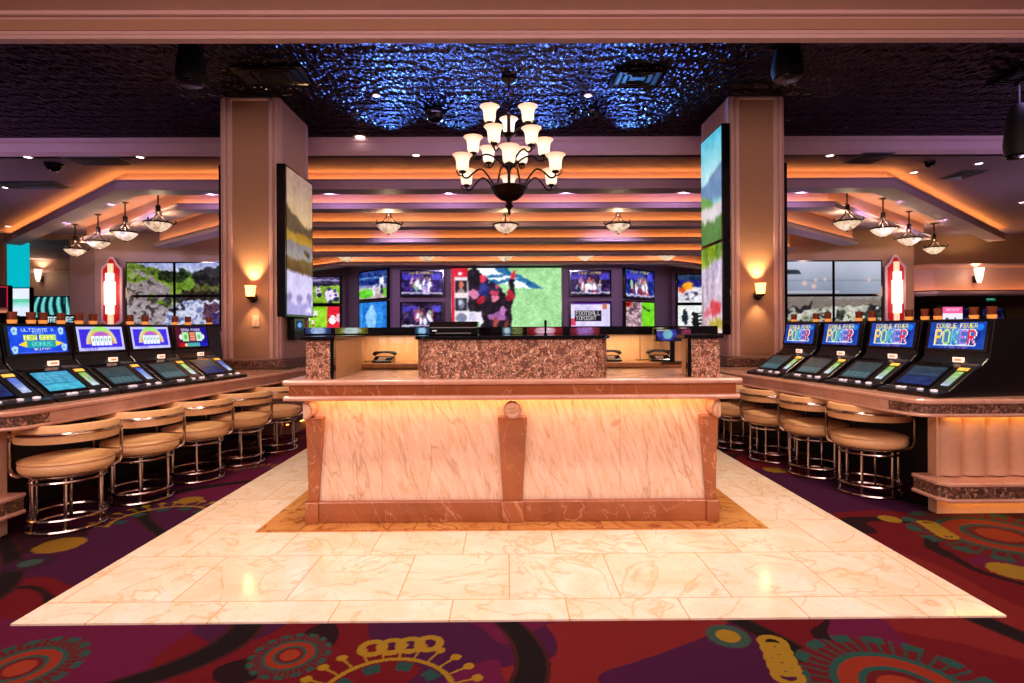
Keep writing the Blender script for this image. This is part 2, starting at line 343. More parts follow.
M = {
 'wall': plain('beige_wallcovering', srgb(172, 140, 124), 0.6, bump=0.05, scale=40, vary=0.04),
 'wallbrown': plain('tan_paint', srgb(176, 134, 96), 0.6, vary=0.04),
 'pillar': plain('beige_pillar_paint', srgb(190, 150, 126), 0.5, vary=0.03),
 'pillar_panel': plain('tan_pillar_fabric', srgb(168, 124, 96), 0.7, vary=0.05, scale=60, bump=0.05),
 'mould': plain('pale_moulding_paint', srgb(208, 168, 160), 0.45, vary=0.03),
 'ceil': plain('ceiling_plaster', srgb(150, 124, 138), 0.7, vary=0.03),
 'hallceil': plain('hall_ceiling_plaster', srgb(205, 170, 160), 0.7, vary=0.03),
 'beam': plain('beam_plaster', srgb(168, 138, 140), 0.6, vary=0.03),
 'tvwall': plain('mauve_wall_paint', srgb(150, 122, 148), 0.6, vary=0.04),
 'tin': tin_ceiling(),
 'cream': marble('cream_marble', srgb(236, 208, 178), srgb(226, 188, 152), srgb(186, 124, 78), 2.6, 0.18, 0.014, vein_mix=0.6),
 'creampanel': streaked(),
 'tilefloor': marble('cream_marble_tiles', srgb(246, 234, 220), srgb(236, 210, 178), srgb(216, 168, 108), 1.7, 0.10, 0.022, tile=(0.535, 0.535), vein_mix=0.55),
 'goldfloor': marble('golden_marble_border', srgb(214, 158, 90), srgb(196, 130, 66), srgb(150, 84, 36), 1.8, 0.10, 0.03, tile=(0.61, 0.4)),
 'rojo': marble('rust_marble', srgb(146, 80, 44), srgb(180, 108, 64), srgb(222, 166, 128), 1.5, 0.16, 0.006, vein_mix=0.6),
 'pinkmarble': marble('pink_marble', srgb(216, 168, 146), srgb(196, 140, 116), srgb(170, 110, 86), 2.2, 0.18, 0.012, vein_mix=0.4),
 'granite': pebble('chipped_brown_granite', [srgb(226, 168, 134), srgb(204, 140, 106), srgb(238, 190, 158), srgb(140, 80, 56), srgb(216, 156, 122)], srgb(64, 30, 20), 54, gap=0.2),
 'carved': pebble('carved_brown_stone', [srgb(150, 104, 80), srgb(180, 130, 104), srgb(120, 80, 60)], srgb(50, 28, 20), 42, gap=0.22, bump=1.0),
 'black': plain('black_gloss', srgb(10, 9, 11), 0.12, vary=0.1),
 'blackmatte': plain('black_matte', srgb(12, 10, 12), 0.6, vary=0.1),
 'blackgranite': plain('polished_black_granite', srgb(12, 11, 16), 0.06, vary=0.4, scale=80),
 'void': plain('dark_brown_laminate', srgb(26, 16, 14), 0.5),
 'cabinet': plain('black_machine_shell', srgb(16, 12, 14), 0.28, vary=0.1),
 'chrome': plain('polished_chrome', (0.56, 0.47, 0.42, 1), 0.16, 1.0, vary=0.03),
 'leather': plain('cream_leather', srgb(230, 180, 126), 0.38, vary=0.05, scale=30, bump=0.06),
 'padding': plain('beige_channel_leather', srgb(206, 162, 130), 0.4, vary=0.04, scale=30, bump=0.04),
 'beigelam': wood('beige_oak_laminate', srgb(196, 148, 96), srgb(214, 168, 116)),
 'wood': wood('amber_wood', srgb(150, 92, 44), srgb(184, 120, 64)),
 'bronze': plain('dark_bronze', srgb(44, 28, 20), 0.35, 0.7, vary=0.2),
 'plastic': plain('ivory_plastic', srgb(206, 170, 140), 0.4, vary=0.02),
 'led': glow('amber_led_strip', (1.0, 0.39, 0.075, 1), 20.0),
 'ledsoft': glow('soft_amber_led_strip', (1.0, 0.40, 0.08, 1), 6.0),
 'deskled': glow('warm_led_strip', (1.0, 0.52, 0.18, 1), 14.0),
 'barled': glow('gold_led_strip', (1.0, 0.48, 0.10, 1), 9.0),
 'shade': shade_glass('frosted_tulip_glass', (1, 0.80, 0.56, 1), (0.75, 0.33, 0.17, 1), 1.25, 0.0, 0.19),
 'pendant': pendant_glass(),
 'bulb': glow('downlight_lens', (1.0, 0.85, 0.9, 1), 6.0),
 'sconceglow': glow('amber_sconce_glass', (1.0, 0.46, 0.16, 1), 3.0),
 'decolight': glow('white_deco_glass', (1.0, 0.76, 0.60, 1), 1.35),
 'decolow': glow('peach_deco_glass', (1.0, 0.55, 0.32, 1), 0.9),
 'decored': glow('red_deco_glass', (0.42, 0.006, 0.01, 1), 0.35),
 'amber': plain('amber_glass', srgb(140, 70, 44), 0.15, vary=0.2),
 'candle': glow('candle_glow', (1.0, 0.36, 0.08, 1), 0.55),
 'screen': attr_mat('lit_screen', 1.2),
 'screendim': attr_mat('dim_lit_screen', 0.95, 0.3),
 'carpet': attr_mat('patterned_carpet', 0, 0.95),
 'button': glow('lit_button', (0.85, 0.75, 0.8, 1), 0.5),
 'placard': glow('glowing_red_placard', (0.95, 0.25, 0.14, 1), 0.7),  # placard bar and card emit their own colour
 'placardface': glow('glowing_white_card', (1, 0.75, 0.6, 1), 0.9),
 'yellow': glow('glowing_yellow_label', (0.95, 0.55, 0.08, 1), 0.5),  # label emits its own colour
 'cyan': glow('cyan_backlit_panel', (0.0, 0.50, 0.60, 1), 0.9),
 'exit': glow('green_exit_face', (0.0, 0.32, 0.16, 1), 0.8),
 'grey': plain('grey_plastic', srgb(90, 86, 90), 0.4),
}

# ------------------------------------------------------------------ painted screens (colour grids)
FONT = {'A':'01110100011000111111100011000110001','B':'11110100011000111110100011000111110','C':'01111100001000010000100001000001111','D':'11110100011000110001100011000111110',
 'E':'11111100001000011110100001000011111','F':'11111100001000011110100001000010000','G':'01111100001000010011100011000101111','I':'11111001000010000100001000010011111','K':'10001100101010011000101001001010001',
 'L':'10000100001000010000100001000011111','M':'10001110111010110001100011000110001','N':'10001110011010110011100011000110001','O':'01110100011000110001100011000101110','P':'11110100011000111110100001000010000',
 'R':'11110100011000111110101001001010001','S':'01111100001000001110000010000111110','T':'11111001000010000100001000010000100','U':'10001100011000110001100011000101110','V':'10001100011000110001100010101000100',
 'W':'10001100011000110001101011101110001','X':'10001100010101000100010101000110001','Y':'10001100010101000100001000010000100','H':'10001100011000111111100011000110001','0':'01110100011001110101110011000101110',
 '1':'00100011000010000100001000010001110','2':'01110100010000100010001000100011111','6':'01110100001000011110100011000101110','J':'00111000100001000010000101001001100','Q':'01110100011000110001101011001001101','Z':'11111000010001000100010001000011111',' ':'0'*35,'7':'11111000010001000100010000100001000','F':'11111100001000011110100001000010000'}
class Cv:
    def __init__(s, w, h, c=(0, 0, 0)):
        s.w, s.h = w, h; s.a = np.zeros((h, w, 3)); s.a[:] = c
        s.yy, s.xx = np.mgrid[0:h, 0:w]; s.u = (s.xx + 0.5) / w; s.v = (s.yy + 0.5) / h
    def mask(s, m, c, k=1.0):
        s.a[m] = s.a[m] * (1 - k) + np.array(c) * k; return s
    def rect(s, u0, v0, u1, v1, c, k=1.0): return s.mask((s.u >= u0) & (s.u < u1) & (s.v >= v0) & (s.v < v1), c, k)
    def ell(s, u, v, ru, rv, c, k=1.0): return s.mask(((s.u - u) / ru) ** 2 + ((s.v - v) / rv) ** 2 < 1, c, k)
    def poly(s, pts, c, k=1.0):
        m = np.zeros_like(s.u, bool); n = len(pts)
        for i in range(n):
            (x0, y0), (x1, y1) = pts[i], pts[(i + 1) % n]
            if y0 == y1: continue
            m ^= ((y0 > s.v) != (y1 > s.v)) & (s.u < (x1 - x0) * (s.v - y0) / (y1 - y0) + x0)
        return s.mask(m, c, k)
    def vgrad(s, v0, v1, c0, c1):
        m = (s.v >= v0) & (s.v < v1); t = ((s.v - v0) / (v1 - v0))[..., None]
        s.a = np.where(m[..., None], np.array(c0) * (1 - t) + np.array(c1) * t, s.a); return s
    def noise(s, seed, f, amp=30, m=None):
        n = vnoise(s.u * f * s.w / s.h, s.v * f, seed) - 0.5
        d = (n * 2 * amp)[..., None]
        s.a = np.clip(s.a + (d if m is None else d * m[..., None]), 0, 255); return s
    def warp(s, amp, f, seed, m=None):
        du = (vnoise(s.u * f * s.w / s.h, s.v * f, seed) - 0.5) * 2 * amp * s.h; dv = (vnoise(s.u * f * s.w / s.h, s.v * f, seed + 50) - 0.5) * 2 * amp * s.h
        if m is not None: du, dv = du * m, dv * m
        s.a = s.a[np.clip(np.rint(s.yy + dv), 0, s.h - 1).astype(int), np.clip(np.rint(s.xx + du), 0, s.w - 1).astype(int)]; return s
    def blur(s, k=1):
        for _ in range(k):
            p = np.pad(s.a, ((1, 1), (1, 1), (0, 0)), mode='edge')
            s.a = sum(p[i:i + s.h, j:j + s.w] for i in range(3) for j in range(3)) / 9.0
        return s
    def text(s, t, u0, v0, u1, v1, c, cols=None):
        n = len(t); cw = (u1 - u0) / n
        for i, ch in enumerate(t):
            g = FONT.get(ch, FONT[' ']); cc = cols[i % len(cols)] if cols else c
            gx = ((s.u - u0 - i * cw) / (cw * 0.88) * 5); gy = (s.v - v0) / (v1 - v0) * 7
            ok = (gx >= 0) & (gx < 5) & (gy >= 0) & (gy < 7)
            bits = np.array([int(b) for b in g]).reshape(7, 5)
            hit = np.zeros_like(ok); hit[ok] = bits[gy[ok].astype(int), gx[ok].astype(int)] == 1
            s.a[hit] = cc
        return s
def vnoise(x, y, seed=0, octaves=3):
    r = np.random.RandomState(seed); tab = r.rand(64, 64); tot = 0; amp = 1; s = 0
    for o in range(octaves):
        xi = np.floor(x).astype(int); yi = np.floor(y).astype(int); fx = x - xi; fy = y - yi
        fx = fx * fx * (3 - 2 * fx); fy = fy * fy * (3 - 2 * fy)
        g = lambda a, b: tab[(b % 64), (a % 64)]
        v = (g(xi, yi) * (1 - fx) + g(xi + 1, yi) * fx) * (1 - fy) + (g(xi, yi + 1) * (1 - fx) + g(xi + 1, yi + 1) * fx) * fy
        tot = tot + v * amp; s += amp; amp *= 0.5; x = x * 2 + 17.3; y = y * 2 + 5.1
    return tot / s
def lin(a):
    a = np.clip(a, 0, 255) / 255.0
    return np.where(a <= 0.04045, a / 12.92, ((a + 0.055) / 1.055) ** 2.4)
def grid_mesh(name, X, Y, Z, colors, mat, parent, gain=1.0):
    """X, Y, Z and sRGB colours on an (h, w) lattice of points -> one mesh"""
    h, w = X.shape
    co = np.stack([X, Y, Z], -1).reshape(-1, 3).astype(np.float32)
    i = np.arange(h * w).reshape(h, w)
    q = np.stack([i[1:, :-1], i[1:, 1:], i[:-1, 1:], i[:-1, :-1]], -1).reshape(-1, 4)
    me = bpy.data.meshes.new(name); me.vertices.add(h * w); me.vertices.foreach_set('co', co.ravel())
    nq = len(q); me.loops.add(nq * 4); me.loops.foreach_set('vertex_index', q.ravel().astype(np.int32))
    me.polygons.add(nq); me.polygons.foreach_set('loop_start', np.arange(0, nq * 4, 4, dtype=np.int32)); me.polygons.foreach_set('loop_total', np.full(nq, 4, np.int32))
    me.update(calc_edges=True)
    ca = me.color_attributes.new('Col', 'FLOAT_COLOR', 'POINT')
    c4 = np.ones((h * w, 4), np.float32); c4[:, :3] = lin(colors.reshape(-1, 3)) * gain; ca.data.foreach_set('color', c4.ravel())
    me.materials.append(mat)
    o = bpy.data.objects.new(name, me); COL.objects.link(o)
    if parent is not None: o.parent = parent
    return o
def screen(name, cv, o, ux, uy, parent, mat=None):
    """o = top-left corner (local to parent), ux to the right edge, uy down to the bottom edge"""
    o, ux, uy = Vector(o), Vector(ux), Vector(uy)
    u = cv.xx / (cv.w - 1); v = cv.yy / (cv.h - 1)
    X, Y, Z = (o[k] + ux[k] * u + uy[k] * v for k in range(3))
    return grid_mesh(name, X, Y, Z, cv.a, mat or M['screen'], parent)
# ------------------------------------------------------------------ setting: floor
def carpet_colors(X, Y):
    n1 = vnoise(X * 0.9 + 3, Y * 0.9, 1); n2 = vnoise(X * 0.7 + 20, Y * 0.7 + 9, 2); n3 = vnoise(X * 1.3 + 40, Y * 1.3 + 3, 5)
    c = np.zeros(X.shape + (3,)); c[:] = (128, 6, 26)
    def put(m, col, k=1.0): c[m] = c[m] * (1 - k) + np.array(col) * k
    put(n1 > 0.56, (84, 14, 70)); put((n1 > 0.44) & (n1 < 0.475), (40, 4, 18)); put(n2 > 0.60, (150, 34, 36)); put(n2 < 0.36, (60, 6, 30)); put((n3 > 0.62), (122, 16, 74))
    # sweeping dark ribbons
    ph = X * 2.0 + 0.9 * np.sin(Y * 1.7 + 0.6) + 0.7 * np.sin(X * 0.8 + Y * 2.3)
    rb = np.abs(((ph / 2.6) % 1.0) - 0.5); put(rb < 0.045, (24, 6, 16)); put((rb > 0.045) & (rb < 0.06), (78, 22, 26))
    R = random.Random(11)
    def disc(x, y, r, col, ring=None, rc=None):
        d = np.hypot(X - x, Y - y)
        if ring: put(d < ring, rc)
        put(d < r, col)
    def lace(x, y, r):
        d = np.hypot(X - x, Y - y); a = np.arctan2(Y - y, X - x)
        put(d < r * (0.95 + 0.05 * np.cos(a * 16)), (120, 22, 34)); 
        sp = np.abs(np.sin(a * 20)) < 0.35
        put((d < r * 0.97) & (d > r * 0.62) & sp, (40, 92, 84)); put((d < r) & (d > r * 0.86) & (np.sin(a * 16) > -0.1), (46, 96, 88))
        put((d < r * 0.66) & (d > r * 0.58), (46, 96, 88)); put((d < r * 0.58) & (d > r * 0.40), (176, 56, 30)); put((d < r * 0.40) & (d > r * 0.33), (46, 96, 88)); put(d < r * 0.24, (186, 66, 36))
    def fan(x, y, r, a0=0.2, a1=2.9):
        d = np.hypot(X - x, Y - y); a = np.arctan2(Y - y, X - x) % (2 * PI); on = (a > a0) & (a < a1); n = 13
        af = ((a - a0) / (a1 - a0) * n) % 1.0 - 0.5; arc = r * (a1 - a0) / n
        put(on & (d > r * 0.72) & (d < r) & (np.abs(af) < 0.07), (196, 150, 36))
        put(on & (np.abs(d - r * 0.72) < r * 0.03), (196, 150, 36))
        put(on & ((af * arc) ** 2 + (d - r) ** 2 < (r * 0.062) ** 2), (200, 152, 34))
        put((d < r * 0.66) & (d > r * 0.5) & (np.sin(a * 10) > 0) & on, (44, 88, 84))
    def chain(x, y, n, dx, dy):
        for i in range(n):
            d = np.hypot(X - x - dx * i, Y - y - dy * i); put((d < 0.062) & (d > 0.03), (200, 154, 40))
    # near strip in front of the tiles
    p = at_z(905, 690, 0); lace(p.x, p.y, 0.36)
    p = at_z(385, 700, 0); fan(p.x, p.y, 0.34, 0.0, PI)
    p = at_z(290, 655, 0); lace(p.x, p.y, 0.16)
    p = at_z(20, 668, 0); lace(p.x, p.y, 0.22)
    p = at_z(788, 676, 0); chain(p.x, p.y, 5, 0.012, 0.055)
    p = at_z(380, 648, 0); chain(p.x - 0.03, p.y, 4, 0.075, 0.01)
    p = at_z(728, 636, 0); disc(p.x, p.y, 0.05, (196, 150, 40), 0.09, (66, 96, 84))
    p = at_z(60, 545, 0); disc(p.x, p.y, 0.13, (180, 132, 34))
    p = at_z(30, 563, 0); disc(p.x, p.y, 0.055, (70, 100, 90), 0.12, (66, 20, 58))
    p = at_z(925, 580, 0); disc(p.x, p.y, 0.05, (196, 150, 40))
    p = at_z(1012, 571, 0); disc(p.x, p.y, 0.11, (190, 146, 44))
    p = at_z(1000, 535, 0); lace(p.x, p.y, 0.5)
    p = at_z(935, 530, 0); chain(p.x, p.y - 0.1, 5, 0.012, 0.055)
    p = at_z(890, 519, 0); disc(p.x, p.y, 0.07, (190, 146, 44))
    p = at_z(160, 520, 0); fan(p.x, p.y, 0.42, 0.6, 3.6)
    p = at_z(190, 500, 0); disc(p.x, p.y, 0.09, (180, 132, 34))
    p = at_z(255, 472, 0); fan(p.x, p.y, 0.3)
    p = at_z(775, 470, 0); disc(p.x, p.y, 0.1, (180, 132, 34))
    for i in range(46):
        x = R.uniform(-8, 8); y = R.uniform(5.4, 14); k = i % 3
        if k == 0: lace(x, y, R.uniform(0.3, 0.5))
        elif k == 1: fan(x, y, R.uniform(0.3, 0.45))
        else: disc(x, y, 0.1, (190, 146, 44), 0.17, (66, 96, 84))
    return c
def lines(segs):
    out = [segs[0][0]]
    for a, b, st in segs: out += list(np.linspace(a, b, max(2, int(round((b - a) / st)) + 1))[1:])
    return np.array(out)
gx = lines([(-18, -6, 1.0), (-6, -3.4, 0.05), (-3.4, -2.3, 0.012), (-2.3, 2.3, 0.0055), (2.3, 3.9, 0.011), (3.9, 6, 0.05), (6, 18, 1.0)])
gy = lines([(-4, 1.9, 0.6), (1.9, 2.5, 0.005), (2.5, 4.6, 0.012), (4.6, 7, 0.03), (7, 26, 0.6)])
GX, GY = np.meshgrid(gx, gy[::-1])
struct(grid_mesh('floor', GX, GY, GX * 0, carpet_colors(GX, GY), M['carpet'], None, 0.42))
FL, FR, FN, FB = -2.2, 2.22, 2.485, 6.3
struct(MB().b2(FL, FR, FN, FB, 0.001, 0.010).build('floor_marble_tiles', M['tilefloor']))
struct(MB().b2(-1.62, 1.67, 3.58, FB - 0.1, 0.010, 0.013).build('floor_marble_border', M['goldfloor']))
# ------------------------------------------------------------------ setting: front header and ceilings
ZT = 4.17; ZS = 3.91; YH = 4.6; YC = 8.41
zb = at(512, 39.5, YH).z; ztop = at(512, 13.5, YH).z
hd = MB(); hd.sweep([(-18, YH), (18, YH)], [(0, zb + 0.05), (0, ztop), (-0.06, ztop), (-0.06, zb), (0.02, zb), (0.03, zb + 0.025)])
struct(hd.build('trim_header', M['mould']))
struct(MB().b2(-18, 18, YH + 0.0 - 0.012, YH - 0.002, zb + 0.075, ztop - 0.05).build('trim_header_panel', M['pillar_panel']))
struct(MB().b2(-18, 18, YH - 0.05, YH, ztop - 0.03, ztop + 0.1).build('trim_header_cornice', M['mould'], bevel=0.01))
struct(MB().b2(-18, 18, -4, YH, ztop + 0.0, ztop + 0.1).build('ceiling_hall', M['hallceil']))
struct(MB().b2(-18, 18, YH + 0.0, YH + 0.06, ztop, ZT + 0.1).build('wall_header_upper', M['void']))
struct(MB().b2(-18, 18, YH + 0.06, YC, ZT, ZT + 0.1).build('ceiling_tin', M['tin']))
# crown at the far edge of the dark ceiling
cr = MB(); cr.sweep([(-18, YC), (18, YC)], [(0.05, ZT), (0.05, ZT - 0.05), (0.03, ZT - 0.08), (0.03, ZS + 0.06), (0.0, ZS), (-0.1, ZS), (-0.1, ZT)])
struct(cr.build('trim_crown', M['mould']))
struct(MB().b2(-18, 18, YC + 0.02, 26, ZS, ZS + 0.1).build('ceiling_sports', M['ceil']))
# stepped cove beams with amber strips
BE = [(9.33, 3.60, 6.35, 0.17), (10.35, 3.50, 5.95, 0.115), (11.6, 3.40, 5.60, 0.115), (13.0, 3.30, 5.3, 0.105), (14.4, 3.20, 4.95, 0.10), (15.75, 3.10, 4.6, 0.10)]
END = [6.8, 4.6, 3.2, 2.2, 1.9, 1.6]
for i, (y, b, hw, hh) in enumerate(BE):
    e = END[i]; path = [(-hw - e, y + e * 0.82), (-hw, y), (hw, y), (hw + e, y + e * 0.82)]
    o = MB().sweep(path, [(0.15, b), (0.15, b + 0.02), (0.13, b + 0.03), (0.13, b + hh - 0.03), (0.15, b + hh - 0.02), (0.15, b + hh), (0.11, b + hh), (0.11, b + 0.04), (0, b + 0.04), (0, ZS), (-0.22, ZS), (-0.22, b)]).build('trim_cove_%d' % (i + 1), M['beam']); struct(o)
    l = MB().sweep(path, [(0.035, b + hh - 0.02), (0.035, b + hh - 0.01), (0.075, b + hh - 0.01), (0.075, b + hh - 0.02)]).build('led_strip', M['led'], o)
# ------------------------------------------------------------------ setting: walls
def wall(name, path, z0, z1, mat, th=0.15):
    return struct(MB().sweep(path, [(0, z0), (0, z1), (-th, z1), (-th, z0)]).build(name, mat))
YW = 15.0
xl0, xl1 = at(95, 300, YW).x, -5.95
wall('wall_left', [(xl0 - 0.0, 19.0), (xl0, YW), (xl1, YW), (-7.4, 18.4)], 0, ZS, M['wall'])
wall('wall_back', [(-7.3, 18.3), (-5.3, 18.3), (-3.35, 16.3), (3.42, 16.3), (5.37, 18.3), (7.3, 18.3)], 0, ZS, M['tvwall'])
xr0, xr1 = 6.0, at(914, 300, YW).x
wall('wall_right', [(7.4, 18.4), (xr0, YW), (xr1, YW), (xr1, 19.0)], 0, ZS, M['wallbrown'])
wall('wall_far_left', [(-19, 20.5), (-9.5, 20.5)], 0, ZS, M['wall'])
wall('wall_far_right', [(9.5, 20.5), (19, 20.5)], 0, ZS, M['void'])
wall('wall_side_left', [(-17.9, -4), (-17.9, 21)], 0, 4.4, M['wallbrown'])
wall('wall_side_right', [(17.9, 21), (17.9, -4)], 0, 4.4, M['wallbrown'])
struct(MB().sweep([(-19, 20.5), (-9.5, 20.5)], [(0.12, 3.42), (0.12, 3.5), (0.02, 3.56), (0, 3.56), (0, 3.42)]).build('trim_far_left_upper', M['mould']))
struct(MB().sweep([(-19, 20.5), (-9.5, 20.5)], [(0.12, 2.2), (0.12, 2.5), (0, 2.56), (0, 2.2)]).build('trim_far_left_lower', M['mould']))
# pilaster between the far-left opening and the left wall
pa, pb = at(69, 300, 15.3).x, at(95, 300, 15.3).x
struct(MB().b2(pa, pb, 15.3, 15.5, 0, ZS).build('pillar_far_left', M['wall'], bevel=0.03))
struct(MB().b2(pa - 2.6, pa + 1.2, 15.2, 15.5, at(60, 239, 15.3).z, ZS).build('beam_far_left', M['wallbrown']))
struct(MB().b2(at(-30, 300, 15.9).x, at(6, 300, 15.9).x, 15.85, 15.95, 0, ZS).build('pillar_side_left', M['wallbrown'], bevel=0.02))
# right-hand soffit box with a lit ledge
ya = 15.4
x0, x1 = at(914, 280, ya).x, 17.8
struct(MB().b2(x0, x1, ya + 0.5, ya + 0.65, at(950, 266, ya).z, ZS).build('wall_right_upper', M['wallbrown']))
so = MB().sweep([(x0 - 0.35, ya + 0.9), (x0 + 0.55, ya), (x1, ya)], [(0, at(950, 290, ya).z), (0, at(950, 268, ya).z), (0.08, at(950, 266, ya).z), (0.08, at(950, 264, ya).z), (-0.5, at(950, 264, ya).z), (-0.5, at(950, 290, ya).z)]).build('trim_right_soffit', M['mould']); struct(so)
zl = at(950, 296, ya).z
le = MB().sweep([(x0 - 0.35, ya + 0.9), (x0 + 0.55, ya), (x1, ya)], [(0.22, zl), (0.28, zl + 0.05), (0.28, zl + 0.12), (0.24, zl + 0.12), (0.24, zl + 0.07), (-0.5, zl + 0.07), (-0.5, zl)]).build('trim_right_ledge', M['mould']); struct(le)
MB().sweep([(x0 - 0.35, ya + 0.9), (x0 + 0.55, ya), (x1, ya)], [(0.12, zl + 0.075), (0.12, zl + 0.09), (0.2, zl + 0.09), (0.2, zl + 0.075)]).build('led_strip', M['ledsoft'], le)
struct(MB().b2(x0 - 0.3, 17.8, ya + 0.3, 20.4, zl + 0.0, zl + 0.08).build('ceiling_far_right', M['beam']))

# pillars
ZB = 0.82                                  # bar counter top
YP, YPB = 6.9, 7.85
def pillar(name, xa, xb):
    o = struct(MB().b2(xa, xb, YP, YPB, 0.0, ZT).build(name, M['pillar'], bevel=0.012))
    t = 0.012; w_ = xb - xa
    for (nm, a, b) in (('front', 0.19, 0.81),):
        MB().b2(xa + w_ * 0.19, xa + w_ * 0.81, YP - 0.006, YP + 0.01, 0.98, ZT - 0.05).build('inset_panel', M['pillar_panel'], o)
        mo = MB()
        for k, (u0, u1) in enumerate(((0.02, 0.07), (0.11, 0.18), (0.82, 0.89), (0.93, 0.98))):
            mo.b2(xa + w_ * u0, xa + w_ * u1, YP - 0.02, YP + 0.01, 0.95, ZT - 0.02)
        mo.b2(xa + w_ * 0.11, xa + w_ * 0.89, YP - 0.02, YP + 0.01, ZT - 0.05, ZT - 0.02)
        mo.build('moulding', M['mould'], o, bevel=0.006)
    for x, s in ((xa, -1), (xb, 1)):
        mo = MB()
        for y0, y1 in ((YP + 0.0, YP + 0.07), (YPB - 0.07, YPB)):
            mo.b2(min(x, x + s * 0.014), max(x, x + s * 0.014), y0, y1, 0.95, ZT - 0.02)
        mo.build('moulding', M['mould'], o)
    # carved plinth band standing on the bar counter
    pr = [(xa - 0.06, YPB + 0.06), (xa - 0.06, YP - 0.06), (xb + 0.06, YP - 0.06), (xb + 0.06, YPB + 0.06)]
    MB().sweep(pr, [(0, 0.835), (0.015, 0.835), (0.015, 0.85), (0.0, 0.855), (0.0, 0.905), (0.02, 0.91), (0.02, 0.93), (-0.08, 0.94), (-0.08, 0.835)]).build('carved_band', M['carved'], o)
    return o
LXA, LXB = at(222.5, 300, YP).x, at(280, 300, YP).x
RXA, RXB = at(730, 300, YP).x, at(783.5, 300, YP).x
pl = pillar('pillar_left', LXA, LXB); pr_ = pillar('pillar_right', RXA, RXB)

# ------------------------------------------------------------------ betting desk
DX0, DX1 = at(304, 500, 3.72).x, at(720.5, 500, 3.72).x
DC = (DX0 + DX1) / 2; DW = DX1 - DX0
SX0, SX1 = at(283, 385, 3.58).x, at(742, 385, 3.58).x
zt = at(512, 379, 3.58).z; zu = at(512, 399.5, 3.6).z
desk = thing('betting_desk', 'marble fronted betting desk with glowing strip under its counter slab, centre of the tiled floor', 'desk', (DC, 4.4, 0.013))
yb = 3.78
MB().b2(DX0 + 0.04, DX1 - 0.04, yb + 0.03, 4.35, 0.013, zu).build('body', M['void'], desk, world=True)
MB().b2(DX0 + 0.03, DC - 0.03, yb, yb + 0.03, 0.1, zu - 0.003).build('front_panel', M['creampanel'], desk, world=True)
MB().b2(DC + 0.03, DX1 - 0.03, yb, yb + 0.03, 0.1, zu - 0.003).build('front_panel', M['creampanel'], desk, world=True)
# joints of the slabs
for px in (382, 620):
    x = at(px, 450, yb).x
    MB().b2(x - 0.001, x + 0.001, yb - 0.0006, yb + 0.01, 0.2, zu - 0.004).build('panel_joint', M['rojo'], desk, world=True)
for sx in (-1, 1):
    xe = DX0 + 0.04 if sx < 0 else DX1 - 0.04
    MB().b2(xe - 0.005, xe + 0.005, yb + 0.03, 4.35, 0.2, zu - 0.003).build('side_panel', M['cream'], desk, world=True)
zp = at(512, 501.5, 3.73).z
pb_ = MB().b2(DX0 + 0.02, DX1 - 0.02, 3.735, 4.36, 0.013, zp)
pb_.build('plinth', M['rojo'], desk, bevel=0.006, world=True)
def pilaster(xc, wt, wb, name='pilaster', cut=None):
    # tapering bracket: wide and proud at the top, slim at the bottom
    z1 = at(512, 417, 3.70).z; z0 = zp
    xa0, xa1, xb0, xb1 = xc - wt / 2, xc + wt / 2, xc - wb / 2, xc + wb / 2
    if cut == 'l': xa0 = xb0 = xc - wb / 2 + 0.0
    if cut == 'r': xa1 = xb1 = xc + wb / 2
    n = 8; prof = []
    m = MB(); vs = []
    for i in range(n + 1):
        t = i / n; z = z0 + (z1 - z0) * t; y = 3.75 - 0.05 * t * t
        vs += [(xb0 + (xa0 - xb0) * t, y, z), (xb1 + (xa1 - xb1) * t, y, z), (xb1 + (xa1 - xb1) * t, yb + 0.02, z), (xb0 + (xa0 - xb0) * t, yb + 0.02, z)]
    fs = [(0, 3, 2, 1), (4 * n, 4 * n + 1, 4 * n + 2, 4 * n + 3)]
    for i in range(n):
        for j in range(4): fs.append((4 * i + j, 4 * i + (j + 1) % 4, 4 * i + 4 + (j + 1) % 4, 4 * i + 4 + j))
    m.add(vs, fs); p = m.build(name, M['rojo'], desk, bevel=0.004, world=True)
    bw = wb + 0.02
    MB().b2(xc - bw / 2, xc + bw / 2, 3.715, 3.76, 0.0131, zp + 0.002).build('foot_block', M['rojo'], p, bevel=0.005).location = -desk.location
    zc = at(512, 409.5, 3.68).z
    def roll(r, y0, y1):
        # end rolls are sliced off flush with the end of the desk
        a0, a1 = {None: (0, 2 * PI), 'l': (-PI / 2, PI / 2), 'r': (PI / 2, 3 * PI / 2)}[cut]; n = 28
        x0 = {None: xc, 'l': xc - wb / 2, 'r': xc + wb / 2}[cut]
        pts = [(x0 + r * math.cos(a0 + (a1 - a0) * k / n), zc + r * math.sin(a0 + (a1 - a0) * k / n)) for k in range(n + (0 if cut is None else 1))]
        return MB().extrude(pts, (0, y0, 0), (1, 0, 0), (0, 0, 1), (0, 1, 0), y1 - y0)
    d2 = roll(0.060, 3.665, 3.79).build('scroll_roll', M['pinkmarble'], p, bevel=0.005); d2.location = -desk.location
    roll(0.047, 3.659, 3.67).build('scroll_boss', M['cream'], d2, bevel=0.003)
    return p
pilaster(DC + 0.0, 0.195, 0.13)
pilaster(DX0 + 0.05, 0.15, 0.066, cut='l'); pilaster(DX1 - 0.05, 0.15, 0.066, cut='r')
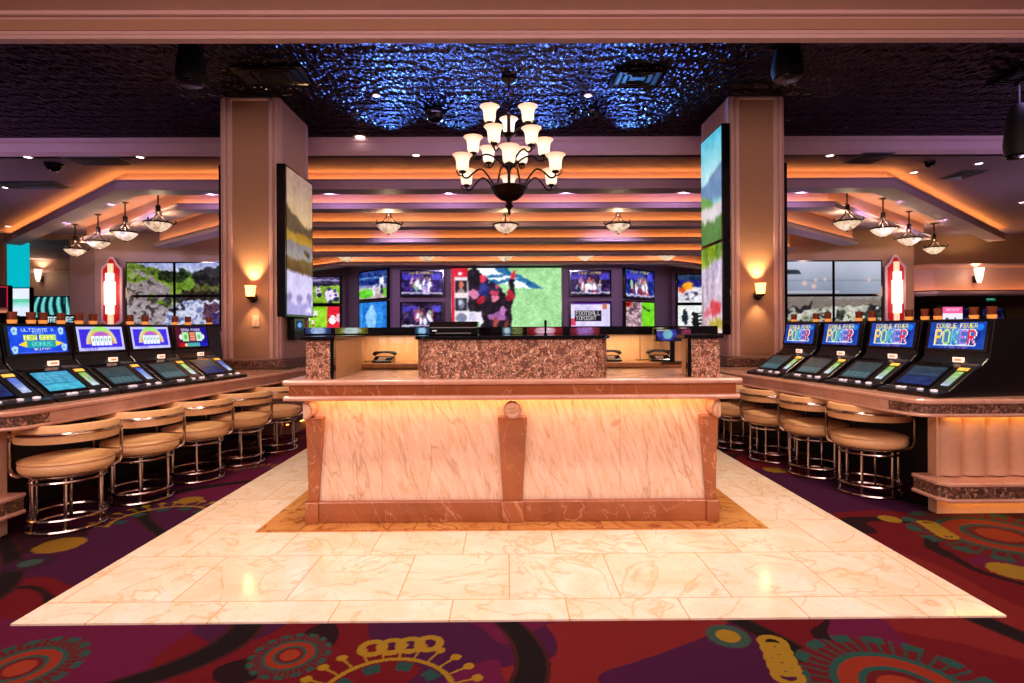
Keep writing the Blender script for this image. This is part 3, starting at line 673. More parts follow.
# counter slab: pale lip, rust band, pale lip
def ring(y0, x0, x1, y1): return [(x0, y0), (x1, y0), (x1, y1), (x0, y1)]
slab = MB().prism(ring(3.565, SX0 - 0.005, SX1 + 0.005, 4.38), zt - 0.035, zt).build('counter_top', M['pinkmarble'], desk, bevel=0.014, seg=3, world=True)
MB().prism(ring(3.60, SX0 + 0.03, SX1 - 0.03, 4.36), zu + 0.028, zt - 0.033).build('rust_band', M['rojo'], desk, world=True)
MB().prism(ring(3.57, SX0 - 0.002, SX1 - 0.01, 4.37), zu, zu + 0.03).build('lower_lip', M['pinkmarble'], desk, bevel=0.012, seg=3, world=True)
MB().b2(DX0 + 0.08, DX1 - 0.08, 3.70, 3.73, zu - 0.007, zu - 0.001).build('led_strip', M['deskled'], desk, world=True)
# upstand of chipped granite in front of the clerk, black cap
ux0, ux1 = at(415, 360, 3.66).x, at(610, 360, 3.66).x
zc0 = at(512, 339.5, 3.64).z; zc1 = at(512, 335.5, 3.64).z
up = thing('granite_upstand', 'long chipped granite upstand with rounded ends and black cap on the desk counter', 'counter screen', (DC, 3.9, zt))
def rounded(x0, x1, y0, y1, r, n=8):
    pts = []
    for cx, cy, a0 in ((x1 - r, y1 - r, 0), (x0 + r, y1 - r, 90), (x0 + r, y0 + r, 180), (x1 - r, y0 + r, 270)):
        pts += [(cx + r * math.cos(math.radians(a0 + 90 * k / n)), cy + r * math.sin(math.radians(a0 + 90 * k / n))) for k in range(n + 1)]
    return pts
MB().prism(rounded(ux0, ux1, 3.62, 4.16, 0.18), zt + 0.001, zc0).build('stone_face', M['granite'], up, world=True)
MB().prism(rounded(ux0 - 0.02, ux1 + 0.02, 3.60, 4.18, 0.19), zc0, zc1).build('cap', M['blackgranite'], up, bevel=0.006, world=True)
# granite end walls with black inner edge
for k, (a, b, c_, d_) in enumerate(((307, 331, 331, 334.5), (690.5, 718.5, 687, 690.5))):
    xa, xb = at(a, 350, 3.68).x, at(b, 350, 3.68).x; xc, xd = at(c_, 350, 3.68).x, at(d_, 350, 3.68).x
    e = thing('granite_end_wall', 'granite end wall with black cap on the desk, beside the %s pillar' % ('left' if k == 0 else 'right'), 'counter screen', ((xa + xb) / 2, 4.5, zt))
    MB().b2(xa, xb, 3.66, 4.37 if k == 0 else 3.80, zt + 0.001, zc0).build('stone_face', M['granite'], e, world=True)
    MB().b2(min(xc, xd), max(xc, xd), 3.665, 3.71, zt + 0.001, zc0).build('black_edge', M['black'], e, world=True)
    MB().b2(min(xc, xd) + 0.002, max(xc, xd) - 0.002, 3.712, 4.37 if k == 0 else 3.80, zt + 0.001, zc0).build('inner_lining', M['beigelam'], e, world=True)
    MB().b2(min(xa, xc) - 0.03, max(xb, xd) + 0.015, 3.63, 4.39 if k == 0 else 3.83, zc0, zc1).build('cap', M['blackgranite'], e, bevel=0.005, world=True)
# back half of the booth: laminate cabinets and a black rail with glowing colour strips
yk = 5.3
bk = thing('clerk_cabinet', 'beige laminate clerk cabinet with wooden worktop behind the marble desk', 'cabinet', (DC, yk, 0.013))
bx0, bx1 = DX0 - 0.02, at(700, 350, yk).x; rx0_, rx1_ = at(305, 330, yk).x, at(716, 330, yk).x
ztk = at(512, 363, 4.95).z; zrail = at(512, 335, yk).z
MB().b2(bx0 + 0.05, bx1 - 0.05, 4.98, yk + 0.05, 0.013, ztk - 0.04).build('base_cabinet', M['beigelam'], bk, world=True)
MB().b2(bx0, bx1, 4.93, yk, ztk - 0.04, ztk).build('worktop', M['wood'], bk, bevel=0.005, world=True)
MB().b2(bx0, bx1, yk, yk + 0.06, ztk - 0.05, zrail).build('back_panel', M['beigelam'], bk, world=True)
for s, xx in ((0, bx0), (1, bx1)):
    MB().b2(xx - 0.02, xx + 0.02, 4.42 if s == 0 else 5.0, yk, 0.013, zrail).build('side_panel', M['beigelam'], bk, world=True)
for px in (430, 580, 640):
    x = at(px, 350, yk).x
    MB().b2(x - 0.004, x + 0.004, yk - 0.004, yk + 0.002, ztk, zrail).build('panel_joint', M['wood'], bk, world=True)
for px0, px1 in ((379, 386), (391, 403), (406, 413)):
    MB().b2(at(px0, 340, yk).x, at(px1, 340, yk).x, yk - 0.004, yk, at(380, 343.5, yk).z, at(380, 337, yk).z).build('paper_note', M['plastic'], bk, world=True)
rl = thing('strip_rail', 'black gloss rail with small glowing colour strips along the back of the desk booth', 'display rail', (DC, yk + 0.1, zrail))
zr1 = at(512, 326.8, yk - 0.05).z
MB().b2(rx0_, rx1_, yk - 0.05, yk + 0.25, zrail, zr1).build('rail', M['blackgranite'], rl, bevel=0.006, world=True)
def strip_cv(c0, c1, ct, seed):
    c = Cv(48, 12, c0); c.noise(seed, 2.0, 40); c.rect(0.25, 0.0, 0.75, 1, c1, 0.6); c.ell(0.5, 0.5, 0.3, 0.45, ct, 0.6); c.noise(seed + 3, 6, 50); c.a *= np.clip(1.25 - np.abs(c.u - 0.5)[..., None] * 1.6, 0, 1); return c
for (a, b, c0, c1, ct, sd) in ((305, 331, (60, 90, 170), (150, 180, 220), (190, 210, 240), 1), (335, 368, (150, 140, 20), (60, 110, 160), (230, 240, 240), 2), (415, 429, (40, 100, 150), (90, 160, 210), (200, 230, 250), 3), (502, 512, (80, 130, 160), (130, 160, 180), (200, 220, 220), 4), (511, 523, (130, 130, 30), (150, 150, 40), (60, 80, 90), 8), (527, 563, (190, 20, 40), (220, 150, 180), (230, 220, 240), 5), (570, 600, (170, 40, 60), (200, 150, 180), (120, 90, 200), 6), (652, 668, (130, 110, 30), (160, 170, 160), (220, 220, 220), 7), (676, 690, (120, 20, 60), (200, 160, 180), (240, 220, 230), 9)):
    p0 = at(a, 327.6, yk - 0.055); p1 = at(b, 333.6, yk - 0.055)
    screen('display', strip_cv(c0, c1, ct, sd), p0 - rl.location, (p1.x - p0.x, 0, 0), (0, 0, p1.z - p0.z), rl, M['screendim'])  # emissive colour patches along the rail face
# unseen fill strips added under the rail to brighten the clerk's side
for x in (-0.9, 0.95):
    area('booth_fill', (x, 5.15, zrail - 0.012), 0.7, 2.2, (1.0, 0.78, 0.5), (0, 0.1, -1), 0.04)
# phones
def phone(px, py, label):
    p = at(px, py, 5.1); t = thing('desk_telephone', label, 'telephone', (p.x, 5.12, ztk + 0.003), rnd.uniform(-.15, .15), None); t.scale = (0.8, 0.8, 0.68)
    m = MB().extrude([(-0.10, 0.0), (0.11, 0.0), (0.11, 0.075), (0.06, 0.08), (-0.10, 0.025)], (-0.11, 0, 0), (0, 1, 0), (0, 0, 1), (1, 0, 0), 0.22); m.build('base', M['black'], t, bevel=0.008)
    h = MB().tube([(-0.13, 0.06, 0.095), (-0.11, 0.06, 0.12), (-0.05, 0.06, 0.135), (0.05, 0.06, 0.135), (0.11, 0.06, 0.12), (0.13, 0.06, 0.095)], [0.024, 0.026, 0.017, 0.017, 0.026, 0.024], 10).build('handset', M['black'], t, smooth=True)
    k = MB()
    for i in range(3):
        for j in range(4): k.box((-0.035 + i * 0.03, -0.07 + j * 0.024, 0.035 + j * 0.0077 + 0.004), (0.022, 0.016, 0.008))
    k.build('keypad', M['plastic'], t)
    MB().tube([(-0.12, 0.0, 0.02), (-0.17, -0.02, 0.015), (-0.19, 0.05, 0.01), (-0.22, 0.02, 0.008), (-0.25, 0.1, 0.008)], 0.006, 6).build('cord', M['black'], t, smooth=True)
    return t
phone(383, 356, 'black desk telephone alone on the worktop nearest the left granite end wall')
phone(660, 356, 'black desk telephone on the worktop nearest the right granite end wall')
phone(611, 359, 'black desk telephone half hidden behind the right end of the granite upstand')
# printer on the upstand cap
p0, p1 = at(430, 330, 3.85), at(478, 330, 3.85)
zq = at(450, 321.5, 3.8).z
t = thing('ticket_printer', 'low black ticket printer on the black cap of the granite upstand', 'printer', ((p0.x + p1.x) / 2, 3.92, zc1))
MB().extrude([(-0.13, 0.0), (0.13, 0), (0.13, zq - zc1), (-0.09, zq - zc1), (-0.13, (zq - zc1) * 0.6)], (p0.x - (p0.x + p1.x) / 2, 0, 0), (0, 1, 0), (0, 0, 1), (1, 0, 0), p1.x - p0.x).build('body', M['black'], t, bevel=0.006)
MB().b2(-0.12, 0.12, -0.135, -0.12, 0.012, 0.02).build('ticket_slot', M['grey'], t)
MB().b2(-0.14, -0.11, -0.133, -0.12, 0.03, 0.036).build('power_light', M['button'], t)
p = at(546, 331, 3.9)
t = thing('stub_post', 'tiny black post standing on the cap of the granite upstand below the giant screen', 'post', (p.x, 3.95, zc1))
MB().lathe([(0.012, 0), (0.012, 0.012), (0.007, 0.014), (0.008, 0.06), (0.01, 0.1), (0.0, 0.106)]).build('post', M['black'], t, smooth=True)
# betting terminal at the right of the booth
p0, p1 = at(656, 330, 4.85), at(692, 341, 4.85)
t = thing('betting_terminal', 'low wide black terminal screen glowing blue between the right telephone and granite end wall', 'terminal', ((p0.x + p1.x) / 2, 4.9, ztk))
ww = p1.x - p0.x; zz1 = at(670, 328.5, 4.85).z - ztk; zz0 = at(670, 341.5, 4.85).z - ztk
MB().b2(-ww / 2, ww / 2, -0.04, 0.02, zz0, zz1).build('housing', M['black'], t, bevel=0.005)
MB().b2(-0.02, 0.02, -0.005, 0.015, 0.012, zz0 + 0.02).build('stand', M['black'], t)
MB().b2(-0.10, 0.10, -0.05, 0.06, 0.0, 0.012).build('foot', M['black'], t, bevel=0.003)
c = Cv(48, 18, (14, 14, 40)); c.ell(0.3, 0.4, 0.28, 0.6, (60, 60, 190), 0.8); c.ell(0.33, 0.45, 0.14, 0.4, (120, 190, 200), 0.9); c.rect(0.0, 0.0, 0.35, 0.18, (170, 170, 160)); c.rect(0.72, 0.05, 1.0, 0.4, (130, 40, 70)); c.noise(9, 5, 30)
screen('display', c, (-ww / 2 + 0.008, -0.041, zz1 - 0.008), (ww - 0.016, 0, 0), (0, 0, zz0 - zz1 + 0.016), t, M['screendim'])

# ------------------------------------------------------------------ bars
SL = 0.125
def bar(side, E0, label):
    s = side                                     # -1 left, +1 right; aisle edge runs from E0 and closes in with distance
    ex = lambda y: E0[0] - s * SL * (y - E0[1])
    y0, y1 = E0[1], 7.95
    pin = (LXB + 0.08) if s < 0 else (RXA - 0.08); yn = YP - 0.075
    out = s * 4.75
    b = thing('gaming_bar', label, 'bar counter', (s * 3.4, 5.2, 0.0))
    def poly(off):
        e = lambda y: ex(y) - s * off
        yf = y0 - off
        # rounded nose at the aisle corner
        nose = []
        r = 0.16; c = (e(y0) + s * r, yf + r)
        for k in range(7):
            a = math.radians(90 * k / 6); nose.append((c[0] - s * r * math.cos(a), c[1] - r * math.sin(a)))
        pts = nose + [(out, yf), (out, yn)] + [(pin, yn), (pin, y1), (e(y1), y1)]
        return pts
    MB().prism(poly(0.02), ZB - 0.035, ZB).build('counter_top', M['pinkmarble'], b, bevel=0.012, seg=3, world=True)
    ys = y0 + 0.22
    pn = [p for p in poly(0.0) if p[1] < ys - 0.01]
    MB().prism([(ex(ys), ys)] + pn + [(out, ys)], ZB - 0.098, ZB - 0.034).build('carved_band', M['carved'], b, world=True)
    MB().prism([(ex(ys), ys + 0.001), (out, ys + 0.001), (out, yn), (pin, yn), (pin, y1), (ex(y1), y1)], ZB - 0.098, ZB - 0.034).build('edge_band', M['pinkmarble'], b, world=True)
    MB().prism(poly(0.018), ZB - 0.12, ZB - 0.097).build('lower_lip', M['pinkmarble'], b, bevel=0.010, seg=3, world=True)
    # recessed black body under the overhang
    be = lambda y: ex(y) + s * 0.74
    zlo = ZB - 0.121
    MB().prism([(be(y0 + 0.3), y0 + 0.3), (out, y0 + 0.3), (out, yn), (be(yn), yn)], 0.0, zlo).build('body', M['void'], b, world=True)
    q = MB().prism([(pin - s * 0.02, YP + 0.1), (pin - s * 0.02, y1 - 0.1), (ex(y1) + s * 0.3, y1 - 0.1), (ex(YP) + s * 0.3, YP + 0.1)], 0.0, zlo); q.build('far_body', M['padding'], b, world=True)
    MB().prism([(ex(YP) + s * 0.2, YP + 0.02), (ex(y1) + s * 0.2, y1 - 0.05), (ex(y1) + s * 0.27, y1 - 0.05), (ex(YP) + s * 0.27, YP + 0.02)], 0.14, 0.26).build('far_rail', M['carved'], b, world=True)
    MB().prism([(ex(YP) + s * 0.24, YP + 0.1), (ex(y1) + s * 0.24, y1 - 0.05), (ex(y1) + s * 0.27, y1 - 0.05), (ex(YP) + s * 0.27, YP + 0.1)], 0.115, 0.13).build('led_strip', M['barled'], b, world=True)
    # padded end panel, lit from above
    px0 = E0[0] + s * 0.28; yp = y0 + 0.16
    n = 12; wv = 0.165
    pan = MB().b2(min(px0, out), max(px0, out), yp + 0.02, yp + 0.1, 0.0, zlo).build('end_panel', M['padding'], b, world=True)
    m = MB()
    for i in range(n):
        xa = px0 + s * (0.012 + i * wv); xb = px0 + s * (0.012 + (i + 1) * wv); xc = (xa + xb) / 2
        if abs(xb) > abs(out): break
        sec = [(xa + (xb - xa) * k / 8, yp + 0.022 - 0.045 * math.sin(PI * k / 8) ** 0.7) for k in range(9)]
        m.prism(sec + [(xb, yp + 0.03), (xa, yp + 0.03)], 0.27, zlo - 0.03)
    m.build('padding', M['padding'], pan, smooth=True).location = -b.location
    MB().b2(min(px0 + s * 0.02, out), max(px0 + s * 0.02, out), yp - 0.06, yp - 0.03, zlo - 0.016, zlo - 0.002).build('led_strip', M['barled'], b, world=True)
    # carved foot rail
    rx0 = E0[0] + s * 0.19
    def rail(o): return [(rx0 - s * o + s * 0.05, yp - 0.16 - o), (out, yp - 0.16 - o), (out, yp + 0.12), (rx0 - s * o, yp + 0.12), (rx0 - s * o, yp - 0.11)]
    f = MB().prism(rail(0.0), 0.155, 0.235).build('foot_rail', M['carved'], b, world=True)
    for za, zb2 in ((0.235, 0.262), (0.13, 0.155)):
        MB().prism(rail(0.018), za, zb2).build('rail_lip', M['pinkmarble'], f, bevel=0.008).location = -b.location
    MB().b2(min(px0 + s * 0.04, out), max(px0 + s * 0.04, out), yp - 0.07, yp - 0.04, 0.114, 0.128).build('led_strip', M['barled'], b, world=True)
    return b, ex
EL = at(15, 410, 3.36); ER = at(915, 400, 3.7)
barl, exl = bar(-1, (EL.x, 3.36), 'left marble bar counter with carved edge and slot machines along it')
barr, exr = bar(1, (ER.x, 3.7), 'right marble bar counter with padded end panel glowing under its edge')

# ------------------------------------------------------------------ slot machines
def cv_ultimate():
    c = Cv(110, 52, (10, 40, 170)); c.ell(0.5, 0.5, 0.55, 0.65, (16, 70, 215)); c.noise(4, 4, 18)
    c.text('ULTIMATE X', 0.22, 0.07, 0.78, 0.19, (190, 215, 240)); c.text('POKER', 0.40, 0.2, 0.60, 0.28, (120, 170, 235))
    c.poly([(0.14, 0.67), (0.26, 0.54), (0.80, 0.54), (0.92, 0.64), (0.80, 0.74), (0.26, 0.76)], (235, 205, 40)); c.rect(0.28, 0.54, 0.78, 0.78, (20, 150, 160))
    c.text('BONUS', 0.36, 0.58, 0.72, 0.74, (110, 220, 200))
    c.rect(0.24, 0.31, 0.46, 0.51, (150, 190, 60)); c.rect(0.50, 0.31, 0.80, 0.51, (150, 190, 60)); c.text('NEW', 0.25, 0.33, 0.47, 0.5, (250, 245, 150)); c.text('GAME', 0.51, 0.33, 0.81, 0.5, (250, 245, 150))
    c.text('DRAW POKER', 0.38, 0.81, 0.68, 0.89, (230, 225, 120))
    for u, v in ((0.10, 0.17), (0.90, 0.17), (0.07, 0.85), (0.92, 0.80)):
        c.poly([(u - 0.05, v - 0.05), (u + 0.0, v - 0.15), (u + 0.06, v - 0.1), (u + 0.04, v + 0.12), (u - 0.02, v + 0.15)], (165, 205, 235)); c.ell(u, v, 0.02, 0.05, (90, 150, 190))
    c.rect(0.1, 0.94, 0.9, 0.97, (90, 110, 230)); return c
def cv_dome():
    c = Cv(96, 46, (190, 190, 250)); c.rect(0.05, 0.1, 0.95, 0.86, (62, 40, 215)); c.noise(2, 4, 14)
    for r, col in ((0.33, (205, 205, 150)), (0.28, (225, 170, 90)), (0.24, (170, 90, 190))):
        m = (((c.u - 0.5) / r) ** 2 + ((c.v - 0.72) / (r * 2.15)) ** 2 < 1) & (c.v < 0.72); c.mask(m, col)
    c.mask((((c.u - 0.5) / 0.33) ** 2 + ((c.v - 0.7) / 0.7) ** 2 < 1) & (c.v < 0.2), (150, 220, 110))
    for i in range(5): c.rect(0.285 + i * 0.088, 0.40, 0.365 + i * 0.088, 0.78, (225, 235, 250))
    for i in range(5): c.ell(0.325 + i * 0.088, 0.55, 0.018, 0.07, (110, 190, 130))
    c.text('POKER', 0.12, 0.88, 0.4, 0.97, (110, 90, 200)); return c
def cv_redblue():
    c = Cv(96, 46, (20, 10, 60)); c.a[:] = np.stack([np.interp(c.u, [0, 0.45, 1], [90, 30, 0]), c.u * 0 + 5, np.interp(c.u, [0, 0.4, 1], [30, 70, 150])], -1)
    c.text('DRAW POKER', 0.2, 0.08, 0.8, 0.22, (215, 200, 235)); c.ell(0.16, 0.5, 0.06, 0.13, (220, 220, 230)); c.ell(0.85, 0.5, 0.06, 0.13, (220, 220, 230))
    c.rect(0.2, 0.27, 0.4, 0.72, (170, 220, 160)); c.rect(0.64, 0.27, 0.82, 0.72, (190, 225, 205)); c.rect(0.43, 0.27, 0.61, 0.72, (190, 90, 70))
    c.ell(0.30, 0.5, 0.05, 0.12, (90, 180, 70)); c.ell(0.73, 0.5, 0.05, 0.12, (100, 190, 90))
    for i in range(3): c.rect(0.45, 0.30 + i * 0.14, 0.59, 0.38 + i * 0.14, (235, 150, 130) if i else (235, 160, 60))
    c.rect(0.08, 0.8, 0.32, 1, (180, 10, 20)); c.rect(0.32, 0.8, 0.72, 1, (70, 160, 160)); c.ell(0.28, 0.9, 0.04, 0.08, (240, 200, 160)); c.rect(0.72, 0.8, 1, 1, (20, 20, 170)); return c
def cv_poker():
    c = Cv(120, 54, (10, 60, 160)); c.ell(0.5, 0.5, 0.42, 0.52, (14, 40, 140)); c.ell(0.9, 0.2, 0.06, 0.12, (20, 130, 230)); c.noise(6, 4, 22)
    c.ell(0.34, 0.5, 0.24, 0.42, (120, 180, 215), 0.5); c.ell(0.62, 0.45, 0.22, 0.4, (110, 160, 215), 0.5)
    c.text('DOUBLE FEVER', 0.12, 0.05, 0.86, 0.24, (240, 200, 70), [(245, 200, 60), (240, 225, 110), (200, 215, 90), (235, 225, 190)])
    c.text('POKER', 0.105, 0.27, 0.875, 0.86, (255, 255, 255)); 
    c.text('POKER', 0.12, 0.30, 0.86, 0.83, (255, 255, 255), [(240, 195, 60), (150, 205, 60), (70, 190, 200), (160, 120, 215), (215, 30, 70)])
    c.rect(0.1, 0.86, 0.85, 0.895, (190, 215, 240)); c.text('PLAY NOW', 0.24, 0.91, 0.5, 0.985, (110, 120, 210)); c.text('BONUS', 0.56, 0.91, 0.74, 0.985, (150, 110, 190)); return c
def cv_low(kind):
    if kind == 'bright':
        c = Cv(60, 60, (60, 160, 205)); c.noise(3, 3, 20)
        for i in range(7): c.rect(0.06, 0.06 + i * 0.08, 0.94, 0.09 + i * 0.08, (110, 205, 235))
        for i in range(3): c.rect(0.08 + i * 0.3, 0.02, 0.1 + i * 0.3, 0.62, (40, 120, 170))
        c.rect(0.0, 0.66, 1, 0.97, (70, 190, 220)); c.noise(8, 9, 30)
    elif kind == 'blue':
        c = Cv(60, 60, (18, 34, 62)); c.vgrad(0, 1, (40, 56, 64), (10, 40, 110)); c.noise(12, 7, 26)
        for i in range(4): c.rect(0.06, 0.08 + i * 0.12, 0.94, 0.1 + i * 0.12, (66, 96, 96))
    else:
        c = Cv(60, 60, (52, 66, 70)); c.vgrad(0, 1, (50, 56, 56), (44, 80, 92)); c.noise(15, 6, 18)
        for i in range(5): c.rect(0.06, 0.08 + i * 0.1, 0.94, 0.1 + i * 0.1, (82, 98, 98))
        for i in range(5): c.rect(0.06 + i * 0.18, 0.62, 0.2 + i * 0.18, 0.92, (80, 112, 118))
    return c
def cv_side(seed):
    c = Cv(16, 40, (20, 30, 120)); c.vgrad(0, 1, (150, 200, 90) if seed % 2 else (60, 90, 200), (200, 215, 245)); c.noise(seed, 4, 60); return c
PROF = [(0, 0), (0, 0.03), (0.10, 0.045), (0.31, 0.195), (0.37, 0.215), (0.42, 0.265), (0.47, 0.535), (0.76, 0.535), (0.76, 0)]
MW = 0.50
def machine(loc, rz, label, upper, lower, side_seed, group):
    t = thing('slot_machine', label, 'slot machine', loc, rz, group)
    MB().extrude(PROF, (-MW / 2 + 0.004, 0, 0), (0, 1, 0), (0, 0, 1), (1, 0, 0), MW - 0.008).build('cabinet', M['cabinet'], t, bevel=0.008)
    # lower game screen on the sloping deck
    d = Vector((0, 0.21, 0.15)); L = d.length; d = d / L; nrm = Vector((0, -d.z, d.y))
    P = Vector((0, 0.10, 0.045))
    MB().extrude([(-0.21, 0.015), (0.09, 0.015), (0.09, L - 0.005), (-0.21, L - 0.005)], P + nrm * 0.001, (1, 0, 0), d, nrm, 0.006).build('screen_bezel', M['black'], t)
    o = P + nrm * 0.0085 + d * (L - 0.02)
    screen('game_screen', lower, o + Vector((-0.195, 0, 0)), (0.27, 0, 0), -d * (L - 0.05), t, M['screendim'])
    o2 = P + nrm * 0.004 + d * (L - 0.05)
    screen('side_display', cv_side(side_seed), o2 + Vector((0.145, 0, 0)), (0.06, 0, 0), -d * (L - 0.10), t, M['screendim'])
    MB().extrude([(0.14, L - 0.035), (0.215, L - 0.035), (0.215, L - 0.005), (0.14, L - 0.005)], P + nrm * 0.001, (1, 0, 0), d, nrm, 0.004).build('yellow_label', M['yellow'], t)
    bp = MB()
    for k in range(7):
        x = -0.20 + k * 0.044
        bt = MB().box((x, 0.06, 0.044), (0.030, 0.022, 0.012), mat=Matrix.Rotation(0.12, 4, 'X')).build('button', M['button'] if k in (2, 3, 6) else M['grey'], t)
    MB().lathe([(0.022, 0), (0.022, 0.012), (0.0, 0.016)], (0.17, 0.06, 0.038), 14).build('spin_button', M['button'], t)
    # upright with the top screen, a glowing placard and slots
    e = Vector((0, 0.05, 0.27)); Lu = e.length; e = e / Lu; nn = Vector((0, -e.z, e.y)); Q = Vector((0, 0.42, 0.265))
    MB().extrude([(-0.238, 0.035), (0.238, 0.035), (0.238, Lu - 0.012), (-0.238, Lu - 0.012)], Q + nn * 0.001, (1, 0, 0), e, nn, 0.012).build('top_bezel', M['black'], t, bevel=0.004)
    screen('top_screen', upper, Q + nn * 0.0145 + e * (Lu - 0.025) + Vector((-0.21, 0, 0)), (0.42, 0, 0), -e * (Lu - 0.08), t)
    pk = MB().box((0.06, 0.385, 0.244), (0.08, 0.012, 0.036)).build('placard', M['placardface'], t)
    MB().box((0.06, 0.3785, 0.244), (0.052, 0.003, 0.014)).build('red_bar', M['placard'], pk)
    MB().b2(0.11, 0.225, 0.34, 0.40, 0.20, 0.222).build('bill_slot', M['grey'], t, bevel=0.004)
    MB().b2(-0.225, -0.05, 0.33, 0.40, 0.196, 0.218).build('deck_ledge', M['black'], t, bevel=0.004)
    return t
dl = Vector((0.17, 0.985, 0)).normalized(); nl = Vector((-dl.y, dl.x, 0)); rzl = math.atan2(dl.y, dl.x)
dr = Vector((0.17, -0.985, 0)).normalized(); nr = Vector((-dr.y, dr.x, 0)); rzr = math.atan2(dr.y, dr.x)
STL = [Vector((-3.00 + 0.43 * k / 4, 3.79 + 2.32 * k / 4, 0)) for k in range(5)]
STR = [Vector((2.88 - 0.36 * k / 3, 4.41 + 1.66 * k / 3, 0)) for k in range(4)]
def edge_pt(p, s, ex):
    return Vector((ex(p.y), p.y, 0))
lab_l = ['slot machine cut off by the photo edge at the near end of the left bar', 'slot machine with blue screen and yellow banner, second along the left bar', 'slot machine showing a purple rainbow dome, nearer of two such on the left bar', 'slot machine showing a purple rainbow dome, farther of two such on the left bar', 'slot machine with small red and blue screen beside the left pillar']
up_l = [cv_ultimate(), cv_ultimate(), cv_dome(), cv_dome(), cv_redblue()]
lo_l = ['blue', 'bright', 'grey', 'grey', 'blue']
for k in range(5):
    f = Vector((exl(3.70), 3.70, 0)) + nl * 0.13 + dl * (0.30 + 0.508 * (k - 1)); f.z = ZB + 0.001
    machine(f, rzl, lab_l[k], up_l[k], cv_low(lo_l[k]), 20 + k, 'slot machines on the left bar')
lab_r = ['slot machine at the padded near end of the right bar, rainbow poker lettering on blue', 'slot machine with rainbow poker screen, second from the padded end of the right bar', 'slot machine with rainbow poker screen, third from the padded end of the right bar', 'slot machine with rainbow poker screen beside the right pillar']
for k in range(4):
    f = Vector((exr(3.81), 3.81, 0)) + nr * 0.16 - dr * (0.13 + 0.556 * k); f.z = ZB + 0.001
    machine(f, rzr, lab_r[k], cv_poker(), cv_low('blue' if k == 0 else 'grey'), 31 + 2 * k, 'slot machines on the right bar')
# tumblers with candle glow along the tops of the machines
def tumbler():
    t = thing('amber_tumbler', 'amber glass tumbler', 'tumbler')
    MB().lathe([(0.022, 0.0), (0.025, 0.004), (0.031, 0.088), (0.028, 0.088), (0.022, 0.012), (0.0, 0.012)], seg=12).build('glass', M['amber'], t, smooth=True)
    MB().lathe([(0.027, 0.002), (0.031, 0.028), (0.0, 0.034)], seg=12).build('candle', M['candle'], t, smooth=True)
    return t
def row_len(f, d, n, px):
    E = f + n * 0.45; a = at(px, 322, 4.0); r = a.x / 4.0
    return (r * E.y - E.x) / (d.x - r * d.y)
def filler(q0, d, n, L, rz, label):
    t = thing('end_cabinet', label, 'cabinet', q0, rz)
    MB().extrude([(0.42, 0), (0.44, 0.27), (0.47, 0.535), (0.76, 0.535), (0.76, 0)], (0, 0, 0), (0, 1, 0), (0, 0, 1), (1, 0, 0), L).build('body', M['cabinet'], t, bevel=0.008)
    MB().b2(0.0, L, 0.46, 0.76, 0.5355, 0.545).build('top_cap', M['black'], t)
f = Vector((exl(3.70), 3.70, 0)) + nl * 0.13 + dl * (0.30 + 0.508 * 3 + 0.252); f.z = ZB + 0.001
Lf = row_len(f, dl, nl, 221.5); filler(f, dl, nl, Lf, rzl, 'black end cabinet between the last left slot machine and the left pillar')
f = Vector((exr(3.81), 3.81, 0)) + nr * 0.16 - dr * (0.13 + 0.556 * 3 + 0.252); Lf = row_len(f, -dr, nr, 784.5)
f = f - dr * Lf; f.z = ZB + 0.001; filler(f, dr, nr, Lf, rzr, 'black end cabinet between the last right slot machine and the right pillar')
tb = tumbler(); index_children(); first = True
def on_row(px, s, ex, d, n, sgn):
    # where the sight line of column px meets the row of machine tops
    E = Vector((ex(4.0), 4.0, 0)) + n * 0.74; a = at(px, 322, 4.0); r = (a.x) / 4.0
    t = (r * E.y - E.x) / (d.x - r * d.y); return E + d * t
ORD = ['nearest', 'second', 'third', 'fourth', 'fifth', 'sixth', 'seventh', 'eighth', 'ninth', 'tenth', 'eleventh', 'twelfth']
for s, pxs, ex, d, n in ((-1, (12, 31, 43, 61, 79, 93, 130, 145, 175, 188, 209), exl, dl, nl), (1, (992, 974, 938, 925, 909, 872, 859, 828, 816, 794), exr, dr, nr)):
    for i, px in enumerate(pxs):
        q = on_row(px, s, ex, d, n, 0); lab = 'amber candle tumbler on the %s machine tops, %s from the near end' % ('left' if s < 0 else 'right', ORD[i] if i else 'first')
        if first: o = tb; first = False; o.location = (q.x, q.y, ZB + 0.536); o['label'] = lab
        else: o = dup(tb, (q.x, q.y, ZB + 0.536), 0, lab)
        o['group'] = 'amber tumblers on the %s slot machines' % ('left' if s < 0 else 'right')
